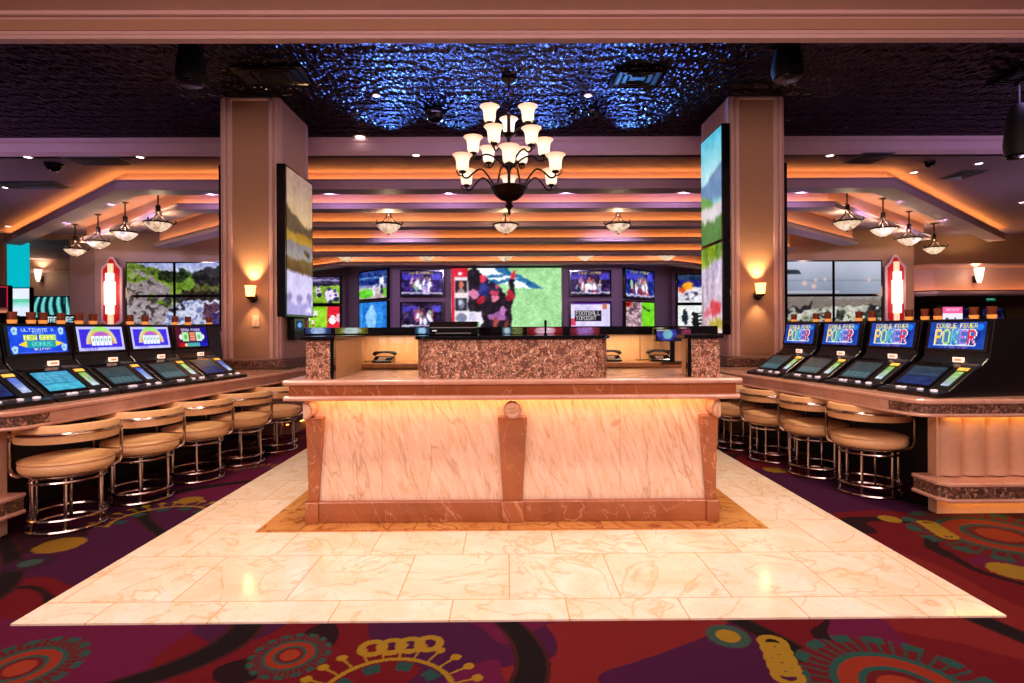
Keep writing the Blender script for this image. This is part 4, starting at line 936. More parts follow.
# ------------------------------------------------------------------ stools
def stool(label, group):
    t = thing('bar_stool', label, 'stool', group=group)
    s = MB().lathe([(0.0, 0.375), (0.20, 0.372), (0.262, 0.378), (0.282, 0.395), (0.289, 0.42), (0.282, 0.445), (0.262, 0.462), (0.20, 0.474), (0.0, 0.480)], seg=40).build('seat', M['leather'], t, smooth=True)
    MB().tube([(0.285 * math.cos(a), 0.285 * math.sin(a), 0.452) for a in [2 * PI * k / 40 for k in range(40)]], 0.005, 6, True).build('piping', M['leather'], s, smooth=True)
    MB().lathe([(0.0, 0.350), (0.235, 0.350), (0.247, 0.356), (0.251, 0.364), (0.247, 0.371), (0.0, 0.371)], seg=40).build('seat_ring', M['chrome'], t, smooth=True)
    MB().tube([(0.23 * math.cos(a), 0.23 * math.sin(a), 0.325) for a in [2 * PI * k / 40 for k in range(40)]], 0.011, 8, True).build('upper_ring', M['chrome'], t, smooth=True)
    for k in range(6):
        a = 2 * PI * k / 6 + 0.4
        MB().tube([(0.226 * math.cos(a), 0.226 * math.sin(a), 0.012), (0.226 * math.cos(a), 0.226 * math.sin(a), 0.352)], 0.0125, 10).build('leg', M['chrome'], t, smooth=True)
    for nm, r, z, rr in (('foot_ring', 0.238, 0.085, 0.012), ('base_ring', 0.242, 0.013, 0.013)):
        MB().tube([(r * math.cos(a), r * math.sin(a), z) for a in [2 * PI * k / 44 for k in range(44)]], rr, 8, True).build(nm, M['chrome'], t, smooth=True)
    # curved back band in the direction of local -Y
    A0, A1 = math.radians(-90 - 92), math.radians(-90 + 92); rb = 0.292; n = 28
    sec = [(-0.022, 0.0), (-0.026, 0.03), (-0.026, 0.09), (-0.02, 0.122), (0.0, 0.13), (0.02, 0.122), (0.028, 0.09), (0.028, 0.03), (0.022, 0.0), (0.0, -0.004)]
    vs = []; fs = []; m = len(sec)
    for i in range(n + 1):
        a = A0 + (A1 - A0) * i / n; e = min(1, math.sin(PI * min(max(i, 0.6), n - 0.6) / n) * 4)
        for o, z in sec: vs.append(((rb + o * e) * math.cos(a), (rb + o * e) * math.sin(a), 0.582 + 0.065 + (z - 0.065) * (0.75 + 0.15 * e)))
    for i in range(n): fs += [(i * m + j, i * m + (j + 1) % m, (i + 1) * m + (j + 1) % m, (i + 1) * m + j) for j in range(m)]
    fs += [tuple(range(m))[::-1], tuple(range(n * m, n * m + m))]
    bb = MB().add(vs, fs).build('backrest', M['leather'], t, smooth=True)
    rt = 0.326
    # chrome tube: up both sides and around the middle of the back
    for dr in (0.0, 0.034):
        a0, a1 = A0 - 0.02 + dr * 2.2, A1 + 0.02 - dr * 2.2
        path = [(0.245 * math.cos(a0), 0.245 * math.sin(a0), 0.362), (0.28 * math.cos(a0), 0.28 * math.sin(a0), 0.362), (0.312 * math.cos(a0), 0.312 * math.sin(a0), 0.385), (rt * math.cos(a0), rt * math.sin(a0), 0.43), (rt * math.cos(a0), rt * math.sin(a0), 0.605 - dr * 0.4)]
        mid = [(rt * math.cos(a), rt * math.sin(a), 0.648 - dr * 0.5) for a in [a0 + 0.10 + (a1 - a0 - 0.20) * k / 26 for k in range(27)]]
        end = [(rt * math.cos(a1), rt * math.sin(a1), 0.605 - dr * 0.4), (rt * math.cos(a1), rt * math.sin(a1), 0.43), (0.312 * math.cos(a1), 0.312 * math.sin(a1), 0.385), (0.28 * math.cos(a1), 0.28 * math.sin(a1), 0.362), (0.245 * math.cos(a1), 0.245 * math.sin(a1), 0.362)]
        if dr == 0: MB().tube(path + mid + end, 0.0125, 8).build('back_tube', M['chrome'], t, smooth=True)
        else:
            MB().tube(path, 0.011, 8).build('back_post', M['chrome'], t, smooth=True); MB().tube(end[::-1], 0.011, 8).build('back_post', M['chrome'], t, smooth=True)
    t.scale = (0.91, 0.91, 1.0)
    return t
lab_sl = ['cream leather bar stool nearest the near end of the left bar', 'second cream bar stool from the near end of the left bar', 'middle of the five cream bar stools along the left bar', 'fourth cream bar stool from the near end of the left bar', 'cream bar stool at the far end of the left bar next to the desk']
lab_sr = ['cream leather bar stool next to the padded end panel of the right bar', 'second cream bar stool from the padded end of the right bar', 'third cream bar stool from the padded end of the right bar', 'cream bar stool at the far end of the right bar next to the desk']
st0 = stool(lab_sl[0], 'bar stools along the left bar'); index_children()
for k, p in enumerate(STL):
    q = p + Vector((0.035, 0, 0.001)); view = math.atan2(-q.y, -q.x)      # stools are turned so that their backs face the entrance
    az = math.radians(-46) * 0.5 + view * 0.5
    rz = az + PI / 2
    if k == 0: st0.location = q; st0.rotation_euler = (0, 0, rz)
    else: dup(st0, q, rz, lab_sl[k], 'bar stools along the left bar')
for k, p in enumerate(STR):
    q = p + Vector((-0.03, 0, 0.001)); view = math.atan2(-q.y, -q.x)
    az = math.radians(-134) * 0.5 + view * 0.5
    dup(st0, q, az + PI / 2, lab_sr[k], 'bar stools along the right bar')

# ------------------------------------------------------------------ televisions
def cv_players(seed, bgc, teams, floor_c=(220, 215, 235), title=None, w=84, h=50):
    c = Cv(w, h, bgc); r = random.Random(seed); c.noise(seed, 5, 70); c.noise(seed + 1, 14, 40)
    c.rect(0.02, 0.12, 0.40, 0.34, (70, 60, 200), 0.75); c.rect(0.74, 0.1, 0.97, 0.36, (84, 76, 215), 0.8)
    for i in range(26):
        u = 0.25 + 0.5 * r.random() ** 0.9 * (1 if i % 4 else 1.3) - (0.1 if i % 4 == 0 else 0); v = r.uniform(0.35, 0.8); k = r.uniform(0.5, 1.1); col = teams[i % len(teams)]
        c.ell(u, v, 0.04 * k, 0.17 * k, tuple(x * r.uniform(0.55, 1.05) for x in col), 0.9)
        if i % 2: c.ell(u + 0.01, v - 0.17 * k, 0.02, 0.055, (150, 100, 84)); c.ell(u - 0.04, v + 0.05, 0.018, 0.1, tuple(x * 0.8 for x in col))
    c.rect(0, 0.89, 1, 0.95, floor_c, 0.9); c.rect(0, 0.95, 1, 1, (30, 20, 50), 0.8)
    if title: c.text(title, 0.18, 0.04, 0.78, 0.13, (240, 220, 90))
    for i in range(8):
        u = r.uniform(0.3, 0.75); v = r.uniform(0.4, 0.75); c.ell(u, v, 0.035, 0.13, (235, 232, 245)); c.ell(u, v - 0.17, 0.018, 0.05, (160, 110, 96))
    c.warp(0.05, 10, seed + 70); c.noise(seed + 9, 18, 40); c.blur(1); c.noise(seed + 5, 40, 30); return c
def cv_field(seed, sky, grass, team, title=None, w=72, h=50):
    c = Cv(w, h, grass); r = random.Random(seed); c.vgrad(0, 0.34, sky, tuple(x * 0.5 for x in sky)); c.rect(0, 0.1, 1, 0.16, (170, 160, 210), 0.6); c.noise(seed, 6, 50)
    for i in range(9):
        u = r.uniform(0.05, 0.95); v = r.uniform(0.3, 0.8); k = r.uniform(0.7, 1.5)
        c.ell(u, v, 0.06 * k, 0.15 * k, tuple(x * r.uniform(0.8, 1.05) for x in team)); c.ell(u, v - 0.17 * k, 0.035, 0.07, (70, 50, 120)); c.ell(u + 0.02, v + 0.17 * k, 0.05, 0.09, (44, 34, 84)); c.rect(u - 0.03, v - 0.04, u + 0.03, v + 0.04, (70, 50, 130))
    c.warp(0.045, 10, seed + 70); c.noise(seed + 2, 20, 40); return c
def cv_board():
    c = Cv(72, 42, (215, 205, 240)); c.noise(5, 4, 30); c.rect(0, 0, 1, 0.06, (90, 40, 160)); c.rect(0, 0.62, 0.12, 0.9, (210, 60, 90)); c.rect(0.8, 0.05, 0.92, 0.26, (190, 110, 70))
    c.rect(0.10, 0.30, 0.78, 0.74, (20, 14, 30)); c.text('FOOTBALL', 0.13, 0.34, 0.76, 0.5, (190, 185, 190)); c.text('TONIGHT', 0.13, 0.53, 0.66, 0.7, (190, 185, 190)); c.rect(0, 0.92, 1, 1, (150, 110, 220)); return c
def cv_split():
    c = Cv(48, 42, (150, 120, 130)); c.noise(3, 6, 70); c.rect(0.55, 0, 1, 1, (110, 205, 30)); c.poly([(0.55, 0.1), (0.85, 0.3), (0.8, 0.36), (0.55, 0.2)], (60, 80, 40)); c.rect(0, 0, 0.2, 0.2, (170, 60, 40)); c.noise(8, 10, 30); c.noise(43, 16, 110, c.u < 0.55); c.warp(0.06, 10, 69, c.u < 0.9); return c
def cv_jersey():
    c = Cv(56, 42, (215, 210, 220)); c.rect(0, 0, 1, 0.2, (30, 50, 80)); c.rect(0, 0.2, 1, 0.45, (24, 26, 110)); c.ell(0.2, 0.4, 0.12, 0.14, (240, 160, 40)); c.ell(0.62, 0.38, 0.14, 0.13, (230, 200, 120)); c.ell(0.1, 0.55, 0.08, 0.1, (220, 90, 40))
    c.text('17', 0.14, 0.62, 0.42, 0.92, (30, 30, 60)); c.text('76', 0.55, 0.6, 0.8, 0.85, (40, 30, 60)); c.noise(4, 7, 35); c.warp(0.045, 10, 66); c.blur(1); c.noise(41, 24, 36); return c
def cv_refs():
    c = Cv(56, 42, (225, 228, 225)); c.noise(2, 4, 30); c.rect(0.3, 0.3, 1, 1, (20, 22, 26))
    for i in range(4): c.rect(0.42, 0.36 + i * 0.17, 0.86, 0.43 + i * 0.17, (215, 220, 220))
    c.ell(0.15, 0.5, 0.06, 0.35, (30, 40, 50)); c.rect(0.5, 0.08, 0.95, 0.2, (190, 200, 180)); c.warp(0.06, 10, 68); c.noise(44, 18, 30); return c
def cv_blue():
    c = Cv(56, 42, (24, 110, 200)); c.noise(7, 4, 30); c.ell(0.45, 0.65, 0.2, 0.4, (130, 185, 235)); c.ell(0.47, 0.25, 0.09, 0.14, (140, 190, 235)); c.ell(0.75, 0.6, 0.12, 0.25, (50, 140, 215)); c.rect(0.05, 0, 0.12, 1, (90, 170, 230), 0.6); c.noise(17, 8, 28); c.warp(0.045, 10, 66); c.blur(1); c.noise(41, 24, 36); return c
def cv_green_red():
    c = Cv(60, 40, (130, 190, 30)); c.noise(21, 5, 45); c.rect(0.74, 0, 1, 1, (215, 30, 50)); c.ell(0.85, 0.6, 0.07, 0.2, (240, 235, 240)); c.rect(0.93, 0.35, 1, 0.7, (230, 180, 200))
    for u, v in ((0.25, 0.5), (0.35, 0.6), (0.5, 0.35), (0.12, 0.3), (0.45, 0.75)): c.ell(u, v, 0.04, 0.12, (225, 225, 210)); c.ell(u, v + 0.1, 0.03, 0.06, (150, 60, 40))
    c.rect(0.05, 0.75, 0.14, 0.95, (20, 30, 20)); c.warp(0.045, 10, 67); c.noise(42, 20, 34); return c
def cv_stadium():
    c = Cv(56, 60, (30, 50, 120)); c.noise(31, 5, 40); c.rect(0, 0.2, 1, 0.28, (90, 150, 210), 0.7); c.rect(0, 0.5, 1, 0.6, (180, 180, 215), 0.7); c.vgrad(0.6, 1, (190, 180, 185), (170, 150, 150)); c.ell(0.25, 0.8, 0.28, 0.17, (90, 190, 40)); c.ell(0.95, 0.8, 0.15, 0.14, (120, 190, 60))
    c.ell(0.82, 0.45, 0.09, 0.25, (220, 220, 240)); c.ell(0.83, 0.7, 0.05, 0.2, (30, 30, 60)); c.ell(0.8, 0.2, 0.06, 0.09, (30, 26, 60)); c.ell(0.55, 0.7, 0.05, 0.2, (220, 210, 225)); c.noise(33, 9, 40); c.warp(0.045, 10, 66); c.blur(1); c.noise(41, 24, 36); return c
def cv_game_big():
    c = Cv(176, 100, (146, 200, 136)); c.noise(3, 6, 22); c.noise(4, 26, 18)
    c.a[:] = np.clip(c.a + (c.u[..., None] * 12), 0, 255)
    c.poly([(0.2, 0.0), (0.42, 0.0), (0.80, 0.33), (0.60, 0.35), (0.34, 0.20)], (236, 244, 244)); c.poly([(0.40, 0.0), (0.5, 0.0), (0.66, 0.17), (0.84, 0.35), (0.74, 0.34), (0.50, 0.14)], (26, 96, 150)); c.poly([(0.32, 0.12), (0.48, 0.1), (0.60, 0.2), (0.58, 0.26), (0.34, 0.24)], (30, 100, 158)); c.poly([(0.3, 0.16), (0.56, 0.15), (0.62, 0.19), (0.36, 0.2)], (236, 244, 244))
    # celebrating players in dark kit
    dk = (22, 10, 26)
    c.poly([(0.15, 0.06), (0.22, 0.0), (0.27, 0.1), (0.33, 0.16), (0.36, 0.4), (0.38, 0.32), (0.42, 0.28), (0.47, 0.4), (0.5, 0.5), (0.53, 0.45), (0.52, 0.3), (0.54, 0.18), (0.58, 0.2), (0.58, 0.4), (0.55, 0.58), (0.54, 1.0), (0.28, 1.0), (0.27, 0.78), (0.14, 0.7)], dk)
    c.ell(0.56, 0.13, 0.022, 0.07, (205, 40, 60)); c.poly([(0.56, 0.03), (0.575, 0.02), (0.59, 0.14), (0.56, 0.16)], (215, 60, 50)); c.ell(0.53, 0.46, 0.035, 0.09, (170, 30, 44))
    c.ell(0.385, 0.34, 0.05, 0.10, (24, 20, 50)); c.ell(0.41, 0.31, 0.015, 0.05, (200, 40, 80)); c.ell(0.395, 0.49, 0.04, 0.08, (215, 120, 140)); c.ell(0.385, 0.42, 0.05, 0.04, (190, 60, 90))
    c.ell(0.28, 0.18, 0.03, 0.07, (205, 40, 70)); c.ell(0.29, 0.35, 0.045, 0.13, (30, 34, 110)); c.ell(0.27, 0.53, 0.035, 0.08, (165, 26, 44)); c.ell(0.2, 0.42, 0.05, 0.07, (205, 120, 160)); c.ell(0.41, 0.80, 0.09, 0.07, (150, 90, 150)); c.ell(0.47, 0.72, 0.03, 0.08, (180, 110, 170)); c.ell(0.40, 0.9, 0.02, 0.09, (150, 60, 50)); c.ell(0.5, 0.92, 0.02, 0.08, (130, 60, 50))
    # red panel with small portraits
    c.rect(0, 0, 0.155, 1, (206, 20, 44)); c.rect(0.035, 0.16, 0.155, 0.2, (235, 220, 230)); c.rect(0.06, 0.07, 0.095, 0.12, (245, 240, 240)); c.rect(0.03, 0.15, 0.155, 1, (226, 214, 222))
    c.rect(0.035, 0.21, 0.14, 0.41, (26, 14, 20)); c.ell(0.09, 0.28, 0.022, 0.06, (205, 110, 90)); c.ell(0.09, 0.42, 0.035, 0.08, (150, 130, 130)); c.rect(0.03, 0.41, 0.155, 0.5, (230, 214, 220))
    c.rect(0.035, 0.5, 0.14, 0.71, (38, 40, 60)); c.ell(0.09, 0.6, 0.03, 0.08, (110, 110, 130)); c.ell(0.08, 0.57, 0.02, 0.04, (190, 190, 205)); c.rect(0.14, 0.73, 0.27, 0.99, (228, 220, 236)); c.ell(0.09, 0.83, 0.05, 0.08, (120, 126, 150)); c.text('TD', 0.16, 0.78, 0.22, 0.86, (150, 140, 200)); m = (c.u < 0.8) & (c.u > 0.15); c.warp(0.035, 8, 61, m); c.warp(0.02, 20, 62, m); m2 = m & (c.a.sum(-1) < 420); c.noise(14, 12, 40, m2); c.blur(1); c.noise(15, 50, 24); return c
def tv(name, label, p00, ux, uy, cv, group=None, bez=0.03, depth=0.15, cat='television', mat=None, gap=0.02):
    """p00 top-left corner of the lit face, ux along its width, uy down; body sits behind the face"""
    ux, uy, p00 = Vector(ux), Vector(uy), Vector(p00)
    n = ux.cross(uy).normalized()          # away from the viewer when ux runs right and uy down
    c = p00 + ux * 0.5 + uy
    t = thing(name, label, cat, c, 0, group)
    a, b = ux.normalized(), uy.normalized(); W, H = ux.length, uy.length
    MB().extrude([(-bez, -bez), (W + bez, -bez), (W + bez, H + bez), (-bez, H + bez)], p00 + n * 0.004 - c, a, b, n, depth).build('bezel', M['black'], t, bevel=0.004)
    screen('screen', cv, p00 - c, ux, uy, t, mat)
    return t
YB = 16.3 - 0.16
def tv_c(px0, py0, px1, py1, label, cv, group, bez=0.045):
    p = at(px0, py0, YB); q = at(px1, py1, YB)
    return tv('television', label, p, (q.x - p.x, 0, 0), (0, 0, q.z - p.z), cv, group, bez)
G1 = 'televisions on the central wall'
tv_c(401.5, 271.5, 442.5, 295, 'television above left of the giant screen, purple lit basketball players', cv_players(3, (40, 20, 90), [(225, 220, 235), (110, 70, 190), (205, 190, 225)], title='GAME NIGHT'), G1)
tv_c(401.5, 303.5, 442.5, 327.5, 'television below left of the giant screen, studio hosts in front of a crowd', cv_players(8, (40, 20, 60), [(60, 40, 110), (210, 120, 150), (225, 220, 225), (90, 50, 140)]), G1)
tv_c(571, 271.5, 610, 294.5, 'television above right of the giant screen, red and white basketball players', cv_players(5, (40, 14, 70), [(225, 220, 235), (205, 60, 70), (190, 170, 215)], title='GAME NIGHT'), G1)
tv_c(571, 303, 610, 327.5, 'television below right of the giant screen, white board with black lettered box', cv_board(), G1)
p = at(451.5, 268.3, YB - 0.02); q = at(561.5, 327.5, YB - 0.02)
tv('giant_television', 'giant television in the middle of the back wall, football players on green turf', p, (q.x - p.x, 0, 0), (0, 0, q.z - p.z), cv_game_big(), None, 0.03, 0.17)
# angled facets
def hit45(px, side):
    # sight line through column px meets the facet wall that runs back at 45 degrees
    a = at(px, 300, 10.0); r = a.x / 10.0
    if side < 0: s = (-3.35 - r * 16.3) / (r + 1.0); return Vector((-3.35 - s, 16.3 + s, 0))
    s = (r * 16.3 - 3.42) / (1.0 - r); return Vector((3.42 + s, 16.3 + s, 0))
def tv_f(px0, px1, py0, py1, side, label, cv):
    a, b = hit45(px0, side), hit45(px1, side)
    k = Vector((0.0, -0.14, 0)); a += k; b += k
    near = b if side < 0 else a; zt_, zb_ = at(px0, py0, near.y).z, at(px0, py1, near.y).z
    a.z = zt_
    tv('television', label, a, (b.x - a.x, b.y - a.y, 0), (0, 0, zb_ - zt_), cv, 'televisions on the angled walls', 0.04, 0.09)
tv_f(360.5, 387.5, 269.5, 297.5, -1, 'upper television on the angled wall left of the centre, baseball stadium', cv_stadium())
tv_f(360.5, 387.5, 301.5, 328, -1, 'lower television on the angled wall left of the centre, all blue picture', cv_blue())
tv_f(625, 653, 269, 297, 1, 'upper television on the angled wall right of the centre, basketball in blue light', cv_players(6, (20, 40, 120), [(225, 220, 235), (205, 60, 70), (120, 170, 220)], title='GAME NIGHT'))
tv_f(625, 653, 301.5, 328, 1, 'lower television on the angled wall right of the centre, bright green half', cv_split())
def tv_s(px_edge, py0, py1, side, label, cv):
    Y = 18.3 - 0.15; W = 1.55
    p = at(px_edge, py0, Y); z1 = at(px_edge, py1, Y).z
    if side < 0: p.x -= W
    tv('television', label, p, (W, 0, 0), (0, 0, z1 - p.z), cv, 'televisions on the far side walls', 0.045, 0.14)
tv_s(339.5, 277, 303, -1, 'upper television behind the left pillar screen, football players in white', cv_field(13, (60, 50, 90), (120, 160, 40), (225, 220, 240)))
tv_s(339.5, 306.5, 328, -1, 'lower television behind the left pillar screen, green field with red strip', cv_green_red())
tv_s(678, 275, 302.5, 1, 'upper television behind the right pillar screen, football jerseys', cv_jersey())
tv_s(678, 305.5, 328, 1, 'lower television behind the right pillar screen, black and white striped figure', cv_refs())
# tall screens on the inner faces of the pillars
def cv_meadow():
    c = Cv(60, 120, (150, 120, 96)); c.vgrad(0, 0.36, (150, 122, 112), (196, 166, 120)); t = vnoise(c.u * 6, c.v * 0 + 3, 4)
    c.mask((c.v > 0.32 - t * 0.1 + c.u * 0.12) & (c.v < 0.46), (74, 62, 40)); c.vgrad(0.42, 0.49, (150, 112, 36), (170, 130, 44)); c.vgrad(0.49, 0.60, (120, 116, 124), (150, 140, 130)); c.ell(0.75, 0.55, 0.12, 0.02, (70, 60, 40)); c.vgrad(0.60, 0.70, (110, 84, 40), (84, 60, 30))
    c.vgrad(0.70, 1.0, (196, 186, 226), (216, 206, 240)); 
    for u in (0.1, 0.45, 0.85): c.ell(u, 0.88, 0.1, 0.035, (140, 130, 180))
    m = c.v > 0.92; c.mask(m, (130, 120, 190), 0.6); c.ell(0.8, 0.965, 0.14, 0.012, (225, 220, 245)); c.warp(0.025, 12, 71); c.noise(5, 14, 14); c.blur(1); c.noise(7, 40, 14); return c
def cv_lake(top):
    c = Cv(60, 90, (120, 190, 200))
    if top:
        c.vgrad(0, 0.45, (70, 170, 196), (190, 226, 232)); c.mask((c.v > 0.46 - c.u * 0.08 - vnoise(c.u * 4, c.v * 0, 2) * 0.1) & (c.v < 0.62), (96, 130, 168)); c.mask((c.v > 0.58 + (c.u - 0.3) * 0.2) & (c.v < 0.72) & (c.u < 0.7), (90, 150, 70)); c.vgrad(0.66, 0.86, (206, 196, 200), (190, 190, 200)); c.mask((c.v > 0.84 - vnoise(c.u * 5, c.v * 0 + 1, 9) * 0.12), (70, 120, 60)); c.warp(0.03, 12, 72); c.noise(4, 12, 16); c.blur(2); c.noise(11, 40, 14)
    else:
        c.vgrad(0, 1, (170, 160, 190), (210, 180, 190)); n = vnoise(c.u * 5, c.v * 5, 3); c.mask((c.v < 0.26 - c.u * 0.1) & (n > 0.3), (120, 150, 30)); c.mask((c.v < 0.2) & (n > 0.55), (70, 110, 24))
        s = vnoise(c.u * 14, c.v * 1.2, 8); c.a = np.clip(c.a + (s[..., None] - 0.5) * 130, 0, 255); c.ell(0.7, 0.72, 0.25, 0.1, (205, 60, 70)); c.ell(0.3, 0.75, 0.2, 0.06, (210, 110, 130)); c.rect(0.4, 0.86, 1, 0.97, (170, 150, 50)); c.warp(0.06, 10, 73); c.blur(2); c.noise(6, 22, 34); c.blur(1); c.noise(16, 40, 22)
    return c
xt = LXB + 0.13; a = at(285.5, 166, 7); r0 = (at(286.5, 166, 7).x) / 7; r1 = (at(312, 184, 7).x) / 7
y0, y1 = xt / r0, xt / r1; zt_, zb_ = at(286.5, 166.5, y0).z, at(286.5, 314, y0).z
tv('tall_television', 'tall portrait television on the inner face of the left pillar, meadow and lake picture', (xt, y0, zt_), (0, y1 - y0, 0), (0, 0, zb_ - zt_), cv_meadow(), None, 0.03, 0.108)
xt = RXA - 0.12; r0 = at(721, 124, 7).x / 7; r1 = at(701, 140, 7).x / 7; y0, y1 = xt / r0, xt / r1
zA, zB_, zC, zD = at(721, 125, y0).z, at(721, 238.5, y0).z, at(721, 242, y0).z, at(721, 333, y0).z
tv('tall_television', 'upper screen on the inner face of the right pillar, blue lake and sky', (xt, y1, zA), (0, y0 - y1, 0), (0, 0, zB_ - zA), cv_lake(True), None, 0.018, 0.098)
tv('tall_television', 'lower screen on the inner face of the right pillar, pale blossoms and red patch', (xt, y1, zC), (0, y0 - y1, 0), (0, 0, zD - zC), cv_lake(False), None, 0.018, 0.098)
# screens on the outer faces, seen edge-on
for sx, xx, nm in ((-1, LXA - 0.012, 'left'), (1, RXB + 0.012, 'right')):
    z0_, z1_ = at(222, 330, 6.9).z, at(222, 165, 6.9).z
    c = Cv(20, 40, (30, 34, 44)); c.noise(3, 3, 12)
    if sx < 0: tv('tall_television', 'thin dark television seen edge-on on the outer face of the left pillar', (xx - 0.06, 7.75, z1_), (0, -0.78, 0), (0, 0, z0_ - z1_), c, None, 0.02, 0.044, mat=M['screendim'])
    else: tv('tall_television', 'thin dark television seen edge-on on the outer face of the right pillar', (xx + 0.06, 6.95, z1_), (0, 0.78, 0), (0, 0, z0_ - z1_), c, None, 0.02, 0.044, mat=M['screendim'])
# video walls
def cv_valley():
    c = Cv(200, 136, (170, 180, 220)); c.vgrad(0, 0.2, (150, 160, 215), (214, 220, 240))
    x = c.u; n1 = vnoise(c.u * 8, c.v * 8, 1); n2 = vnoise(c.u * 22, c.v * 22, 2); n3 = vnoise(c.u * 5, c.v * 5, 6)
    c.mask(c.v > 0.11 + 0.05 * np.abs(x - 0.72) + 0.03 * n1, (120, 140, 150)); c.mask(c.v > 0.14 + 0.5 * np.clip(0.9 - x, -.2, .2) * 0 + 0.06 * n1 + 0.06 * (x < 0.6), (70, 96, 40))
    c.mask((c.v > 0.02 + np.clip(1.0 - x, 0, 0.4) * 0.35 + 0.03 * n1) & (x > 0.68), (26, 26, 24)); c.mask((c.v > 0.0 + 0.42 * x ** 1.1 * 1.2 - 0.04) & (x < 0.66), (96, 124, 30)); c.mask((c.v > 0.06 + 0.55 * x) & (x < 0.6) & (n1 > 0.35), (120, 150, 44))
    c.mask((x > 0.35) & (x < 0.62) & (c.v > 0.12) & (c.v < 0.3) & (n3 > 0.4), (30, 44, 18)); c.ell(0.64, 0.34, 0.06, 0.1, (110, 150, 46)); c.mask((x > 0.55) & (c.v > 0.42) & (c.v < 0.6), (40, 34, 22)); c.mask((x > 0.7) & (c.v > 0.34) & (c.v < 0.44), (84, 88, 40)); c.noise(8, 16, 24)
    rock = (c.v > 0.02 + 0.8 * np.maximum(0, x - 0.02)) & (x < 0.46) & (n1 + n2 * 0.5 > 0.62); c.mask(rock, (150, 136, 140)); c.mask((c.v > 0.5 + x * 0.35) & (x < 0.5), (168, 156, 162)); c.mask((c.v > 0.5) & (x < 0.6) & (n2 > 0.6), (70, 54, 56)); c.mask((x < 0.3) & (c.v < 0.55) & (n2 > 0.62), (60, 56, 40))
    fl = c.v > 0.50 + 0.10 * n1 + np.abs(x - 0.62) * 0.2 * (x < 0.62) ; fl &= (x > 0.34 + (1 - c.v) * 0.35) & (x < 0.99); c.mask(fl & (n2 > 0.36), (206, 210, 236)); c.mask(fl & (n2 <= 0.36), (110, 120, 170)); c.mask((x > 0.8) & (c.v > 0.6) & (c.v < 0.86) & (n1 > 0.45), (84, 50, 70)); c.mask((x > 0.85) & (c.v > 0.74) & (n2 > 0.5), (60, 50, 110)); c.mask((c.v > 0.5) & (c.v < 0.72) & (x > 0.4) & (x < 0.62) & (n2 > 0.5), (44, 40, 50))
    c.warp(0.05, 14, 74); c.noise(12, 30, 44); c.blur(1); c.noise(13, 60, 24); return c
def cv_shore():
    c = Cv(200, 136, (150, 160, 180)); c.vgrad(0, 0.5, (196, 202, 218), (140, 150, 172)); c.noise(3, 3, 14); c.rect(0, 0.28, 1, 0.30, (120, 126, 146), 0.5); c.poly([(0, 0.12), (0.14, 0.13), (0.165, 0.19), (0, 0.19)], (40, 46, 52))
    for u, v, r in ((0.2, 0.33, 0.03), (0.32, 0.28, 0.02), (0.42, 0.27, 0.02), (0.87, 0.28, 0.024), (0.3, 0.38, 0.03)): c.ell(u, v, r, r * 1.6, (215, 180, 176), 0.7); c.ell(u, v, r * 0.5, r * 0.8, (240, 210, 196), 0.8)
    c.rect(0.0, 0.45, 0.55, 0.475, (206, 206, 206), 0.7); c.vgrad(0.49, 1.0, (136, 124, 116), (110, 100, 92)); c.rect(0.46, 0.50, 1, 0.54, (160, 156, 156), 0.8)
    n1 = vnoise(c.u * 9, c.v * 9, 21); n2 = vnoise(c.u * 20, c.v * 18, 22); top = 0.74 - 0.12 * vnoise(c.u * 6, c.v * 0 + 2, 3) - 0.02
    m = c.v > top; c.mask(m, (176, 176, 160)); c.mask(m & (n1 < 0.46), (34, 34, 36)); c.mask(m & (n2 > 0.62), (214, 214, 200)); c.mask(m & (n2 < 0.34), (64, 70, 54)); c.mask(m & (n1 > 0.62) & (c.v > 0.8), (90, 104, 60))
    c.poly([(0.05, 0.62), (0.14, 0.68), (0.2, 0.66), (0.28, 0.56), (0.26, 0.7), (0.2, 0.74), (0.12, 0.74)], (30, 32, 36)); c.warp(0.04, 14, 75, c.v > 0.5); c.blur(1); c.noise(5, 50, 24, c.v > 0.5); return c
def video_wall(pl, pt, pr, pb, cv, label):
    Y = YW - 0.17; p = at(pl, pt, Y); q = at(pr, pb, Y)
    W, H = q.x - p.x, p.z - q.z
    t = thing('video_wall', label, 'video wall', ((p.x + q.x) / 2, Y, q.z)); g = 0.035; hw, hh = cv.w // 2, cv.h // 2
    for i in range(2):
        for j in range(2):
            x0_ = -W / 2 + i * W / 2; z1_ = H - j * H / 2
            b = MB().b2(x0_, x0_ + W / 2, 0, 0.12, z1_ - H / 2, z1_).build('panel', M['black'], t)
            s = Cv(hw, hh); s.a = cv.a[j * hh:(j + 1) * hh, i * hw:(i + 1) * hw]
            screen('screen', s, (x0_ + g, -0.004, z1_ - g), (W / 2 - 2 * g, 0, 0), (0, 0, -H / 2 + 2 * g), b, M['screendim'])
    return t
video_wall(125.5, 262, 223.5, 330, cv_valley(), 'four panel video wall left of the left pillar showing a green rocky valley with river')
video_wall(784.5, 260.5, 882.5, 330, cv_shore(), 'four panel video wall right of the right pillar showing a grey sea and rocky shore')

